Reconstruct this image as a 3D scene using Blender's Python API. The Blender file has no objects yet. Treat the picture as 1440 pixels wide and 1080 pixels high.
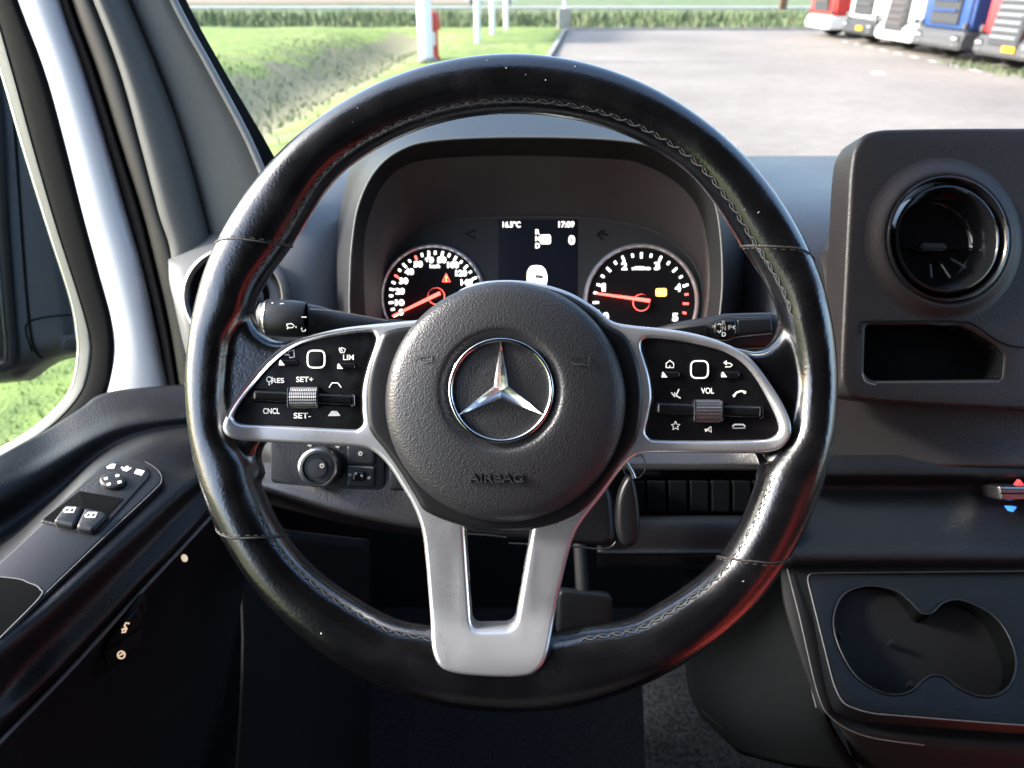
import bpy, bmesh, random
from math import *
from mathutils import Vector, Matrix, Euler
from mathutils.geometry import delaunay_2d_cdt
random.seed(7)
SC = bpy.context.scene
COL = SC.collection
# ------------------------------------------------------------------ camera, sky, sun, exposure
F = 1028.0                      # focal length in photo pixels (photo is 1440 x 1080)
PITCH = radians(29.0)
EYE = Vector((0.0, 0.0, 2.0))
ROT = Euler((pi/2 - PITCH, 0, 0)).to_matrix()
cam = bpy.data.cameras.new('camera')
camo = bpy.data.objects.new('camera', cam); COL.objects.link(camo)
camo.location = EYE; camo.rotation_euler = (pi/2 - PITCH, 0, 0)
cam.sensor_width = 36; cam.lens = F/1440*36; cam.clip_start = 0.01; cam.clip_end = 3000
cam.dof.use_dof = True; cam.dof.focus_distance = 0.435; cam.dof.aperture_fstop = 11.0
SC.camera = camo
SUN_EL, SUN_AZ = radians(30), radians(-88)     # azimuth from +Y towards +X
w = bpy.data.worlds.new('World'); SC.world = w; w.use_nodes = True
nt = w.node_tree; bg = nt.nodes['Background']
sky = nt.nodes.new('ShaderNodeTexSky'); sky.sky_type = 'NISHITA'; sky.sun_disc = False
sky.sun_elevation = SUN_EL; sky.sun_rotation = SUN_AZ; sky.air_density = 1.0; sky.dust_density = 3.0; sky.ozone_density = 2.0
nt.links.new(sky.outputs[0], bg.inputs[0]); bg.inputs[1].default_value = 0.15
sl = bpy.data.lights.new('sun', 'SUN'); sl.energy = 2.0; sl.angle = radians(8); sl.color = (1, .96, .92)
so = bpy.data.objects.new('sun', sl); COL.objects.link(so)
sd = Vector((sin(SUN_AZ)*cos(SUN_EL), cos(SUN_AZ)*cos(SUN_EL), sin(SUN_EL)))
so.rotation_euler = sd.to_track_quat('Z', 'Y').to_euler()
SC.view_settings.view_transform = 'Standard'; SC.view_settings.look = 'None'
SC.view_settings.exposure = 2.45; SC.view_settings.gamma = 1
SC.cycles.max_bounces = 8; SC.cycles.transparent_max_bounces = 12
SC.cycles.sample_clamp_indirect = 6

# ------------------------------------------------------------------ helpers
def P(px, py, d):
    return EYE + ROT @ Vector(((px-720)/F*d, (540-py)/F*d, -d))
def G(px, py, z=0.0):
    r = ROT @ Vector(((px-720)/F, (540-py)/F, -1)); t = (z-EYE.z)/r.z
    return EYE + r*t
class Fr:
    def __init__(s, M): s.M = M; s.I = M.inverted(); s.e = s.I @ EYE
    def at(s, px, py, h=0.0):
        q = s.I @ P(px, py, 1.0); d = q - s.e; t = (h - s.e.z)/d.z
        return s.e + d*t
    def loop(s, pts, h=0.0): return [s.at(x, y, h).to_2d() for x, y in pts]
def cam_frame(d, px=720, py=540, rx=0, ry=0, rz=0):
    return Fr(Matrix.Translation(P(px, py, d)) @ ROT.to_4x4() @ Euler((rx, ry, rz)).to_matrix().to_4x4())
def fr3(o, a, b):            # plane through three (px,py,depth) points, z towards the eye
    o, a, b = P(*o), P(*a), P(*b); x = (a-o).normalized(); z = x.cross(b-o).normalized()
    if z.dot(EYE-o) < 0: z = -z
    y = z.cross(x); M = Matrix((x, y, z)).transposed().to_4x4(); M.translation = o
    return Fr(M)
WORLD = Fr(Matrix.Identity(4))
def cr(pts, sub=6, closed=True):
    pts = [Vector(p) for p in pts]; n = len(pts); out = []
    rng = range(n) if closed else range(n-1)
    for i in rng:
        if closed: a, b, c, d = pts[i-1], pts[i], pts[(i+1) % n], pts[(i+2) % n]
        else: a, b, c, d = pts[max(i-1, 0)], pts[i], pts[i+1], pts[min(i+2, n-1)]
        for k in range(sub):
            t = k/sub
            out.append(0.5*((2*b)+(c-a)*t+(2*a-5*b+4*c-d)*t*t+(3*b-a-3*c+d)*t**3))
    if not closed: out.append(pts[-1])
    return out
def rp(pts, r, seg=5):       # polygon with rounded corners
    n = len(pts); out = []
    for i in range(n):
        rr = r[i] if isinstance(r, (list, tuple)) else r
        p, a, b = Vector(pts[i]), Vector(pts[i-1]), Vector(pts[(i+1) % n])
        u, v = (a-p), (b-p); m = min(rr, u.length*.45, v.length*.45)
        p0, p1 = p+u.normalized()*m, p+v.normalized()*m
        for k in range(seg+1):
            t = k/seg; out.append(p0*(1-t)**2+p*2*t*(1-t)+p1*t*t)
    return out
def rect(cx, cy, w, h, r=2, a=0):
    c, s = cos(a), sin(a)
    return rp([(cx+x*c-y*s, cy+x*s+y*c) for x, y in ((-w/2, -h/2), (w/2, -h/2), (w/2, h/2), (-w/2, h/2))], r)
def circ(cx, cy, r, n=48, a0=0, a1=2*pi):
    return [(cx+r*cos(a0+(a1-a0)*i/n), cy+r*sin(a0+(a1-a0)*i/n)) for i in range(n)]
def sm(t): t = max(0, min(1, t)); return t*t*(3-2*t)
ROOTM = {}
def root(name, label, cat, fr=WORLD, group=None, kind=None, loc=None):
    o = bpy.data.objects.new(name, None); COL.objects.link(o)
    M = fr.M if loc is None else Matrix.Translation(loc)
    o.matrix_world = M; o.empty_display_size = .02
    o['label'] = label; o['category'] = cat
    if group: o['group'] = group
    if kind: o['kind'] = kind
    ROOTM[o] = M.copy(); return o
def tag(o, label, cat, group=None, kind=None):
    o['label'] = label; o['category'] = cat
    if group: o['group'] = group
    if kind: o['kind'] = kind
def obj(name, verts, faces, mat, parent=None, fr=WORLD, smooth=True, ang=40, kind=None, label=None):
    R = ROOTM.get(parent, Matrix.Identity(4)) if parent else Matrix.Identity(4)
    T = R.inverted() @ fr.M
    me = bpy.data.meshes.new(name)
    me.from_pydata([T @ Vector(v) for v in verts], [], faces); me.update()
    if smooth:
        me.shade_smooth()
        if ang: me.set_sharp_from_angle(angle=radians(ang))
    me.materials.append(mat)
    o = bpy.data.objects.new(name, me); COL.objects.link(o)
    if parent: o.parent = parent; ROOTM[o] = R
    if kind: o['kind'] = kind
    if label: o['label'] = label
    return o
def area(l): return sum(l[i-1][0]*l[i][1]-l[i][0]*l[i-1][1] for i in range(len(l)))/2
def inside(p, l):
    c = False; x, y = p; j = len(l)-1
    for i in range(len(l)):
        if (l[i][1] > y) != (l[j][1] > y) and x < (l[j][0]-l[i][0])*(y-l[i][1])/(l[j][1]-l[i][1])+l[i][0]: c = not c
        j = i
    return c
def offs(l, s):
    out = []; n = len(l)
    for i in range(n):
        d = Vector(l[(i+1) % n])-Vector(l[i-1]); d = d.normalized() if d.length > 1e-12 else Vector((1, 0))
        out.append(Vector(l[i])+Vector((-d.y, d.x))*s)
    return out
def slab_geo(outer, holes, z0, z1, bev, hf=None, grid=0, bseg=3, back=False):
    loops = [outer]+list(holes); L = []
    for k, l in enumerate(loops):
        l = [Vector(p[:2]) for p in l]
        if (area(l) > 0) != (k == 0): l.reverse()
        L.append(l)
    V, Fc = [], []
    lv = [(0, z0), (0, z1-bev)]+[(bev*(1-cos(a)), z1-bev+bev*sin(a)) for a in [pi/2*j/bseg for j in range(1, bseg+1)]]
    tops = []
    for l in L:
        n = len(l); base = len(V)
        for off, z in lv:
            for p in offs(l, off): V.append((p.x, p.y, z))
        for r in range(len(lv)-1):
            for i in range(n):
                a = base+r*n+i; b = base+r*n+(i+1) % n
                Fc.append((a, b, b+n, a+n))
        tops.append([Vector(V[base+(len(lv)-1)*n+i][:2]) for i in range(n)])
    def cap(ls, z, flip):
        vs, es, fs = [], [], []
        for k, l in enumerate(ls):
            b = len(vs); vs += l; es += [(b+i, b+(i+1) % len(l)) for i in range(len(l))]
        if grid:
            xs = [p.x for p in ls[0]]; ys = [p.y for p in ls[0]]
            x = min(xs)
            ins = [offs(q, grid*.5) for q in ls]
            while x < max(xs):
                y = min(ys)
                while y < max(ys):
                    if inside((x, y), ins[0]) and inside((x, y), ls[0]) and not any(inside((x, y), q) for q in ins[1:]): vs.append(Vector((x, y)))
                    y += grid
                x += grid
        r = delaunay_2d_cdt(vs, es, [], 0, 1e-9)
        b = len(V)
        for p in r[0]: V.append((p.x, p.y, z))
        for f in r[2]:
            f = list(f)
            cc = sum((r[0][i] for i in f), Vector((0, 0)))/len(f)
            if not inside(cc, ls[0]) or any(inside(cc, q) for q in ls[1:]): continue
            ar = area([r[0][i] for i in f])
            if (ar < 0) != flip: f.reverse()
            Fc.append([b+i for i in f])
    cap(tops, z1, False)
    if back: cap(L, z0, True)
    if hf: V = [(x, y, z+hf(x, y)) for x, y, z in V]
    return V, Fc
def merged(V, Fc, d=1e-6):
    bm = bmesh.new(); vs = [bm.verts.new(v) for v in V]
    for f in Fc:
        try: bm.faces.new([vs[i] for i in f])
        except ValueError: pass
    bmesh.ops.remove_doubles(bm, verts=bm.verts, dist=d)
    bm.verts.index_update()
    out = [v.co.copy() for v in bm.verts], [[v.index for v in f.verts] for f in bm.faces]
    bm.free(); return out
def slab(name, outer, z0, z1, bev, mat, parent, fr, holes=(), px=True, **kw):
    lab = kw.pop('label', None); ang = kw.pop('ang', 50)
    if px: outer = fr.loop(outer, z1); holes = [fr.loop(h, z1) for h in holes]
    V, Fc = merged(*slab_geo(outer, holes, z0, z1, bev, **kw))
    return obj(name, V, Fc, mat, parent, fr, ang=ang, label=lab)
def tube_geo(pts, r, seg=8, closed=False, sy=1.0, up=None):
    pts = [Vector(p) for p in pts]; n = len(pts); V, Fc = [], []; N = None
    for i in range(n):
        a = pts[i-1] if (closed or i > 0) else pts[i]; b = pts[(i+1) % n] if (closed or i < n-1) else pts[i]
        t = (b-a).normalized()
        if N is None:
            N = (up or (Vector((0, 0, 1)) if abs(t.z) < .9 else Vector((1, 0, 0)))); 
        if up: N = up
        N = (N-t*N.dot(t)).normalized(); B = t.cross(N)
        rr = r[i] if isinstance(r, (list, tuple)) else r
        for k in range(seg):
            an = 2*pi*k/seg; V.append(pts[i]+N*cos(an)*rr*sy+B*sin(an)*rr)
    for i in range(n if closed else n-1):
        j = (i+1) % n
        for k in range(seg):
            Fc.append((i*seg+k, i*seg+(k+1) % seg, j*seg+(k+1) % seg, j*seg+k))
    if not closed: Fc.append(list(range(seg))[::-1]); Fc.append([(n-1)*seg+k for k in range(seg)])
    return V, Fc
def tube(name, pts, r, mat, parent=None, fr=WORLD, **kw):
    V, Fc = tube_geo(pts, r, **kw); return obj(name, V, Fc, mat, parent, fr, ang=60)
class MB:
    def __init__(s): s.V = []; s.F = []
    def add(s, g):
        b = len(s.V); s.V += list(g[0]); s.F += [[i+b for i in f] for f in g[1]]; return s
    def build(s, name, mat, parent=None, fr=WORLD, **kw): return obj(name, s.V, s.F, mat, parent, fr, **kw)
def lathe_geo(prof, seg=96, ang0=0, ang1=2*pi, sy=1):   # prof: (r, z, cx, cy)
    V, Fc = [], []; full = abs(ang1-ang0-2*pi) < 1e-6
    for p in prof:
        r, z = p[0], p[1]; cx, cy = (p[2], p[3]) if len(p) > 2 else (0, 0)
        for k in range(seg):
            a = ang0+(ang1-ang0)*k/(seg if full else seg-1); V.append((cx+r*cos(a), cy+r*sin(a)*sy, z))
    for i in range(len(prof)-1):
        for k in range(seg if full else seg-1):
            j = (k+1) % seg; Fc.append((i*seg+k, i*seg+j, (i+1)*seg+j, (i+1)*seg+k))
    return V, Fc
def box_geo(c, s, bev=0, M=None, bs=2):
    bm = bmesh.new(); bmesh.ops.create_cube(bm, size=1)
    for v in bm.verts: v.co = Vector((v.co.x*s[0], v.co.y*s[1], v.co.z*s[2]))
    if bev: bmesh.ops.bevel(bm, geom=bm.edges[:], offset=bev, segments=bs, affect='EDGES')
    T = Matrix.Translation(Vector(c)) @ (M or Matrix.Identity(4))
    bm.verts.index_update()
    out = [T @ v.co for v in bm.verts], [[v.index for v in f.verts] for f in bm.faces]; bm.free(); return out
def box(name, c, s, bev, mat, parent=None, fr=WORLD, M=None, **kw):
    g = box_geo(c, s, bev, M); return obj(name, g[0], g[1], mat, parent, fr, ang=35, **kw)
def patch(name, rows, mat, parent=None, fr=WORLD, su=6, sv=6, thick=0.0, px=True, kind=None, ang=None):
    g = [[P(*p) if px else Vector(p) for p in r] for r in rows]
    g = [cr(r, su, False) for r in g]
    cols = [cr([g[i][j] for i in range(len(g))], sv, False) for j in range(len(g[0]))]
    nu, nv = len(cols), len(cols[0]); V = [p for c in cols for p in c]
    Fc = [(i*nv+j, i*nv+j+1, (i+1)*nv+j+1, (i+1)*nv+j) for i in range(nu-1) for j in range(nv-1)]
    c = V[len(V)//2]; f = Fc[len(Fc)//2]
    nn = (V[f[1]]-V[f[0]]).cross(V[f[2]]-V[f[0]])
    if nn.dot(EYE-c) < 0: Fc = [tuple(reversed(f)) for f in Fc]
    if thick:                       # give the shell a real thickness away from the eye
        bm = bmesh.new(); vs = [bm.verts.new(v) for v in V]
        for f in Fc: bm.faces.new([vs[i] for i in f])
        bm.normal_update(); nrm = [v.normal.copy() for v in bm.verts]; bm.free()
        n = len(V); V = V+[v-m*thick for v, m in zip(V, nrm)]
        B = [tuple(reversed([i+n for i in f])) for f in Fc]
        edge = {}
        for f in Fc:
            for a, b in zip(f, f[1:]+f[:1]): edge[(a, b)] = 1
        S = [(b, a, a+n, b+n) for (a, b) in edge if (b, a) not in edge]
        Fc = Fc+B+S
    if not px: pass
    return obj(name, V, Fc, mat, parent, fr if not px else WORLD, ang=ang, kind=kind)
def strip(name, L, R, mat, parent, bulge=0.0, sub=6, n=9, thick=.004):
    """surface between two traced lines of (px,py,depth), swelling towards the eye"""
    L = cr(L, sub, False); R = cr(R, sub, False); V, Fc = [], []
    for a, b in zip(L, R):
        for k in range(n):
            t = k/(n-1); q = a.lerp(b, t); V.append(P(q.x, q.y, q.z-bulge*sqrt(max(0, 1-(2*t-1)**2))))
    m = len(L)
    for i in range(m-1):
        for k in range(n-1): Fc.append((i*n+k, i*n+k+1, (i+1)*n+k+1, (i+1)*n+k))
    # depth: skirt folded back at both sides
    b0 = len(V)
    for i in range(m):
        for k in (0, n-1): 
            v = V[i*n+k]; V.append(v+(v-EYE).normalized()*(thick+.012))
    for i in range(m-1):
        Fc.append((i*n, (i+1)*n, b0+(i+1)*2, b0+i*2)); Fc.append((i*n+n-1, b0+i*2+1, b0+(i+1)*2+1, (i+1)*n+n-1))
        Fc.append((b0+i*2, b0+(i+1)*2, b0+(i+1)*2+1, b0+i*2+1))
    return obj(name, V, Fc, mat, parent, WORLD, ang=60)
def text_geo(s, cx, cy, size, z, extr=.0001, sx=1.0, bold=0.0):
    cu = bpy.data.curves.new('t', 'FONT'); cu.body = s; cu.size = 1; cu.align_x = 'CENTER'; cu.align_y = 'CENTER'; cu.offset = bold
    o = bpy.data.objects.new('t', cu); COL.objects.link(o)
    me = bpy.data.meshes.new_from_object(o.evaluated_get(bpy.context.evaluated_depsgraph_get()))
    V = [Vector(v.co) for v in me.vertices]; Fc = [list(p.vertices) for p in me.polygons]
    bpy.data.objects.remove(o); bpy.data.curves.remove(cu); bpy.data.meshes.remove(me)
    ys = [v.y for v in V]; xs = [v.x for v in V]; k = size/(max(ys)-min(ys)); mx, my = (max(xs)+min(xs))/2, (max(ys)+min(ys))/2
    n = len(V); W = [(cx+(v.x-mx)*k*sx, cy+(v.y-my)*k, z) for v in V]
    W += [(x, y, z-extr) for x, y, _ in W]
    ed = {}
    for f in Fc:
        for a, b in zip(f, f[1:]+f[:1]): ed[(a, b)] = 1
    S = [(b, a, a+n, b+n) for (a, b) in ed if (b, a) not in ed]
    return W, Fc+S
def text(name, s, fr, px, py, hpx, h, mat, parent, wpx=None, bold=0.0, extr=.0002):
    c = fr.at(px, py, h); k = (fr.at(px+1, py, h)-c).length
    g = text_geo(s, c.x, c.y, hpx*k, h, extr, 1.0, bold)
    if wpx:
        xs = [v[0] for v in g[0]]; q = wpx*k/(max(xs)-min(xs)); g = ([(c.x+(v[0]-c.x)*q, v[1], v[2]) for v in g[0]], g[1])
    return obj(name, g[0], g[1], mat, parent, fr, smooth=False)
def stroke(mb, fr, pts, wpx, h, closed=False, seg=6):
    q = [fr.at(x, y, h) for x, y in pts]; k = (fr.at(721, 540, h)-fr.at(720, 540, h)).length
    mb.add(tube_geo(q, wpx*k/2, seg=seg, closed=closed, up=Vector((0, 0, 1)), sy=.5))

# ------------------------------------------------------------------ materials
def mat(name, color, rough=.5, metal=0.0, bump=None, var=None, spec=.5, coat=0, emit=None, rvar=None, noise_scale=None, tint=None, voro=False, sheen=0):
    m = bpy.data.materials.new(name); m.use_nodes = True; t = m.node_tree; b = t.nodes['Principled BSDF']
    b.inputs['Base Color'].default_value = (*color, 1); b.inputs['Roughness'].default_value = rough
    b.inputs['Metallic'].default_value = metal; b.inputs['Specular IOR Level'].default_value = spec
    b.inputs['Coat Weight'].default_value = coat; b.inputs['Coat Roughness'].default_value = .05 if coat != .5 or metal or name.endswith('paint') else .17
    if sheen: b.inputs['Sheen Weight'].default_value = sheen
    tc = t.nodes.new('ShaderNodeTexCoord')
    def noise(scale, detail=4):
        n = t.nodes.new('ShaderNodeTexNoise'); n.inputs['Scale'].default_value = scale; n.inputs['Detail'].default_value = detail
        t.links.new(tc.outputs['Object'], n.inputs['Vector']); return n
    def ramp(src, a, b_, lo=.35, hi=.65):
        r = t.nodes.new('ShaderNodeMapRange'); r.inputs['From Min'].default_value = lo; r.inputs['From Max'].default_value = hi
        r.inputs['To Min'].default_value = a; r.inputs['To Max'].default_value = b_; t.links.new(src, r.inputs['Value']); return r.outputs[0]
    if bump:
        sc, st, ds = bump
        if voro:
            n = t.nodes.new('ShaderNodeTexVoronoi'); n.inputs['Scale'].default_value = sc; t.links.new(tc.outputs['Object'], n.inputs['Vector'])
            n2 = noise(sc*.7, 2); mm = t.nodes.new('ShaderNodeMath'); mm.operation = 'ADD'
            t.links.new(n.outputs['Distance'], mm.inputs[0]); t.links.new(n2.outputs[0], mm.inputs[1]); s_ = mm.outputs[0]
        else: s_ = noise(sc, 3).outputs[0]
        bp = t.nodes.new('ShaderNodeBump'); bp.inputs['Strength'].default_value = st; bp.inputs['Distance'].default_value = ds
        t.links.new(s_, bp.inputs['Height']); t.links.new(bp.outputs[0], b.inputs['Normal'])
    if var:
        sc, c2 = var; mx = t.nodes.new('ShaderNodeMix'); mx.data_type = 'RGBA'
        mx.inputs['A'].default_value = (*color, 1); mx.inputs['B'].default_value = (*c2, 1)
        t.links.new(ramp(noise(sc, 6).outputs[0], 0, 1), mx.inputs['Factor']); t.links.new(mx.outputs['Result'], b.inputs['Base Color'])
    if rvar:
        sc, a, b_ = rvar; t.links.new(ramp(noise(sc, 6).outputs[0], a, b_), b.inputs['Roughness'])
    if emit:
        b.inputs['Emission Color'].default_value = (*emit[0], 1); b.inputs['Emission Strength'].default_value = emit[1]
    return m
M = {}
M['module'] = mat('module plastic', (.0130, .0110, .0113), .42, spec=.3, bump=(760, .5, .0006))  # faint red in the base colour stands for red bounced light
M['hoodshell'] = mat('hood plastic', (.020, .021, .023), .45, spec=.35, bump=(900, .35, .0006))
M['lip'] = mat('trim lip', (.22, .22, .215), .5)
M['dash'] = mat('grained dash plastic', (.0190, .0172, .0176), .31, spec=1.0, bump=(760, .5, .0007), rvar=(9, .29, .36))  # slight red tint puts the bounced red light into the colour
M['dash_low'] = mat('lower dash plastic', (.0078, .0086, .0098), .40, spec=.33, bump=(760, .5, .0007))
M['dash_grey'] = mat('grey trim plastic', (.09, .09, .088), .55, bump=(800, .3, .0005))
M['pillar'] = mat('pillar trim plastic', (.085, .087, .083), .5, bump=(950, .5, .0006), rvar=(8, .5, .65))
M['rubber'] = mat('black rubber seal', (.004, .004, .005), .7, spec=.06, bump=(400, .2, .0005))
M['rubber2'] = mat('worn rubber seal', (.010, .010, .010), .45, spec=.3, var=(14, (.024, .022, .019)))
M['matte'] = mat('matte black', (.0085, .0088, .0095), .7, spec=.15, bump=(900, .2, .0004))
M['cone'] = mat('cluster hood inner', (.040, .034, .034), .6, bump=(900, .3, .0004))
M['plate'] = mat('cluster face', (.040, .039, .040), .6, bump=(1500, .2, .0003))
M['dial'] = mat('dial face', (.009, .009, .010), .5, spec=.2)
M['gloss'] = mat('gloss black', (.006, .006, .007), .09, spec=.5)
M['panelgloss'] = mat('button panel', (.004, .004, .005), .3, spec=.25, rvar=(60, .25, .42))
M['void'] = mat('deep black', (.0036, .0042, .0046), .8, spec=.04)
M['leather'] = mat('worn leather', (.0025, .0025, .0032), .22, bump=(560, .32, .0005), rvar=(40, .15, .28), spec=1.0, coat=.5)
M['leather_top'] = mat('grip leather', (.012, .012, .014), .42, bump=(600, .3, .0005))
M['thread'] = mat('grey thread', (.055, .053, .05), .7)
M['seam'] = mat('dark seam', (.012, .011, .011), .6, bump=(900, .6, .001))  # near-black of the seams across the grip
M['hub'] = mat('hub cover', (.021, .0215, .024), .40, spec=.55, bump=(900, .32, .00055), voro=True)
M['collar'] = mat('hub collar', (.008, .008, .009), .35, spec=.4, bump=(700, .15, .0004))
M['silver'] = mat('satin silver', (.60, .61, .63), .30, metal=.80, rvar=(25, .23, .34), bump=(1500, .03, .0002))
M['chrome'] = mat('chrome', (.78, .78, .78), .13, metal=1)
M['chrome_dull'] = mat('dull chrome', (.55, .55, .56), .25, metal=1)
M['white'] = mat('white print', (.82, .82, .78), .5)
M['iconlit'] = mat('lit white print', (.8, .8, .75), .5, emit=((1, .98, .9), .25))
M['dim'] = mat('dim grey print', (.35, .34, .30), .5)
M['beige'] = mat('warm print', (.75, .58, .42), .5, emit=((1, .75, .5), .12))
M['lit'] = mat('lit white', (.8, .8, .8), .5, emit=((1, 1, .95), .8))
M['litscreen'] = mat('screen white', (.8, .8, .75), .5, emit=((1, 1, .86), .6))
M['litred'] = mat('lit red', (.8, .05, .05), .5, emit=((1, .10, .08), .9))
M['needle'] = mat('needle red', (.8, .08, .06), .5, emit=((1, .09, .07), 1.1))
M['litamber'] = mat('lit amber', (.8, .4, .1), .5, emit=((1, .45, .08), 1.1))
M['screen'] = mat('screen', (.008, .009, .016), .3, spec=.3, emit=((.10, .12, .18), .006))
M['ring'] = mat('dial ring', (.55, .54, .55), .35, metal=.6)
M['stalk'] = mat('stalk plastic', (.014, .015, .017), .33, spec=.35, bump=(900, .2, .0004))
M['reflection_red'] = mat('red fabric for reflections', (.34, .034, .025), .8, bump=(500, .4, .001))  # red chosen to throw red reflections and bounce onto the trim
M['liner'] = mat('headliner', (.03, .03, .03), .9, bump=(300, .3, .001))
M['bulk'] = mat('bulkhead', (.02, .02, .02), .7, bump=(200, .2, .001))
M['frame_white'] = mat('white door frame paint', (.62, .63, .66), .35, coat=.3)
M['glassring'] = mat('vent ring', (.45, .42, .38), .28, metal=.8)
M['carpet'] = mat('carpet', (.006, .006, .007), .95, spec=.1, var=(260, (.020, .021, .023)), bump=(500, .8, .002))
M['key'] = mat('key plastic', (.008, .008, .009), .35, spec=.3)
M['red'] = mat('red arrow', (.8, .03, .03), .5, emit=((1, .05, .05), .3))
M['blue'] = mat('blue arrow', (.03, .15, .8), .5, emit=((.05, .25, 1), .3))
def glass(name, tint, amount=1.0):
    m = bpy.data.materials.new(name); m.use_nodes = True; t = m.node_tree; t.nodes.clear()
    o = t.nodes.new('ShaderNodeOutputMaterial'); mx = t.nodes.new('ShaderNodeMixShader'); tr = t.nodes.new('ShaderNodeBsdfTransparent')
    gl = t.nodes.new('ShaderNodeBsdfGlossy'); gl.inputs['Roughness'].default_value = .02; lw = t.nodes.new('ShaderNodeLayerWeight'); lw.inputs[0].default_value = .5
    p5 = t.nodes.new('ShaderNodeMath'); p5.operation = 'POWER'; p5.inputs[1].default_value = 5; t.links.new(lw.outputs['Facing'], p5.inputs[0])
    fr = t.nodes.new('ShaderNodeMath'); fr.operation = 'MULTIPLY_ADD'; fr.inputs[1].default_value = .45; fr.inputs[2].default_value = .02; t.links.new(p5.outputs[0], fr.inputs[0])
    tr.inputs[0].default_value = (*tint, 1)
    t.links.new(fr.outputs[0], mx.inputs[0]); t.links.new(tr.outputs[0], mx.inputs[1]); t.links.new(gl.outputs[0], mx.inputs[2]); t.links.new(mx.outputs[0], o.inputs[0])
    return m
M['windscreen'] = glass('windscreen glass', (.93, .95, .94)); M['sideglass'] = glass('side glass', (.88, .92, .90))

# ------------------------------------------------------------------ ground, grass, road, lot
def gmat(name, cols, scales, rough=.9, bump=None):
    m = bpy.data.materials.new(name); m.use_nodes = True; t = m.node_tree; b = t.nodes['Principled BSDF']; b.inputs['Roughness'].default_value = rough
    b.inputs['Specular IOR Level'].default_value = .2
    tc = t.nodes.new('ShaderNodeTexCoord'); prev = None
    for i, (c, s) in enumerate(zip(cols[1:], scales)):
        n = t.nodes.new('ShaderNodeTexNoise'); n.inputs['Scale'].default_value = s; n.inputs['Detail'].default_value = 6; t.links.new(tc.outputs['Object'], n.inputs[0])
        r = t.nodes.new('ShaderNodeMapRange'); r.inputs[1].default_value = .45; r.inputs[2].default_value = .62; t.links.new(n.outputs[0], r.inputs[0])
        mx = t.nodes.new('ShaderNodeMix'); mx.data_type = 'RGBA'; mx.inputs['B'].default_value = (*c, 1)
        if prev: t.links.new(prev, mx.inputs['A'])
        else: mx.inputs['A'].default_value = (*cols[0], 1)
        t.links.new(r.outputs[0], mx.inputs['Factor']); prev = mx.outputs['Result']
    t.links.new(prev, b.inputs['Base Color'])
    if bump:
        n = t.nodes.new('ShaderNodeTexNoise'); n.inputs['Scale'].default_value = bump[0]; t.links.new(tc.outputs['Object'], n.inputs[0])
        bp = t.nodes.new('ShaderNodeBump'); bp.inputs[1].default_value = bump[2]; bp.inputs[0].default_value = bump[1]
        t.links.new(n.outputs[0], bp.inputs['Height']); t.links.new(bp.outputs[0], b.inputs['Normal'])
    return m
M['field'] = gmat('field grass', [(.15, .19, .10), (.18, .19, .12), (.11, .15, .07)], [.08, .6])
M['lawn'] = gmat('mown lawn', [(.19, .25, .07), (.24, .28, .095), (.13, .18, .06)], [.35, 2.4], bump=(40, .6, .03))
M['reed'] = gmat('reeds', [(.12, .16, .08), (.18, .19, .11)], [1.0])
M['soil'] = gmat('ditch bank', [(.06, .09, .035), (.17, .14, .10), (.04, .06, .03)], [.5, 1.4])
M['field_brown'] = gmat('ploughed field', [(.25, .20, .15), (.20, .17, .12)], [.1])
M['road'] = gmat('far road', [(.30, .30, .30), (.26, .26, .26)], [.5])
M['kerb'] = gmat('concrete', [(.34, .33, .31), (.27, .26, .24)], [2.0])
M['lot'] = None
def paver_mat():
    m = bpy.data.materials.new('lot pavers'); m.use_nodes = True; t = m.node_tree; b = t.nodes['Principled BSDF']; b.inputs['Roughness'].default_value = .85
    tc = t.nodes.new('ShaderNodeTexCoord'); br = t.nodes.new('ShaderNodeTexBrick'); br.inputs['Scale'].default_value = 1
    br.inputs['Color1'].default_value = (.285, .243, .210, 1); br.inputs['Color2'].default_value = (.235, .198, .168, 1); br.inputs['Mortar'].default_value = (.16, .145, .13, 1)
    br.inputs['Brick Width'].default_value = .22; br.inputs['Row Height'].default_value = .11; br.inputs['Mortar Size'].default_value = .008
    t.links.new(tc.outputs['Object'], br.inputs['Vector'])
    n = t.nodes.new('ShaderNodeTexNoise'); n.inputs['Scale'].default_value = .25; n.inputs['Detail'].default_value = 8; t.links.new(tc.outputs['Object'], n.inputs[0])
    mx = t.nodes.new('ShaderNodeMix'); mx.data_type = 'RGBA'; mx.blend_type = 'MULTIPLY'; mx.inputs['Factor'].default_value = 1
    r = t.nodes.new('ShaderNodeMapRange'); r.inputs[1].default_value = .3; r.inputs[2].default_value = .7; r.inputs[3].default_value = .76; r.inputs[4].default_value = 1.08
    t.links.new(n.outputs[0], r.inputs[0]); t.links.new(br.outputs[0], mx.inputs['A']); t.links.new(r.outputs[0], mx.inputs['B']); t.links.new(mx.outputs['Result'], b.inputs['Base Color'])
    return m
M['lot'] = paver_mat()
def sheet(name, poly, z, m, sub=1, hf=None):
    V = [(x, y, z) for x, y in poly]
    o = obj(name, V, [list(range(len(V)))] if area(poly) > 0 else [list(range(len(V)))[::-1]], m, smooth=False); o['kind'] = 'structure'; return o
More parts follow.
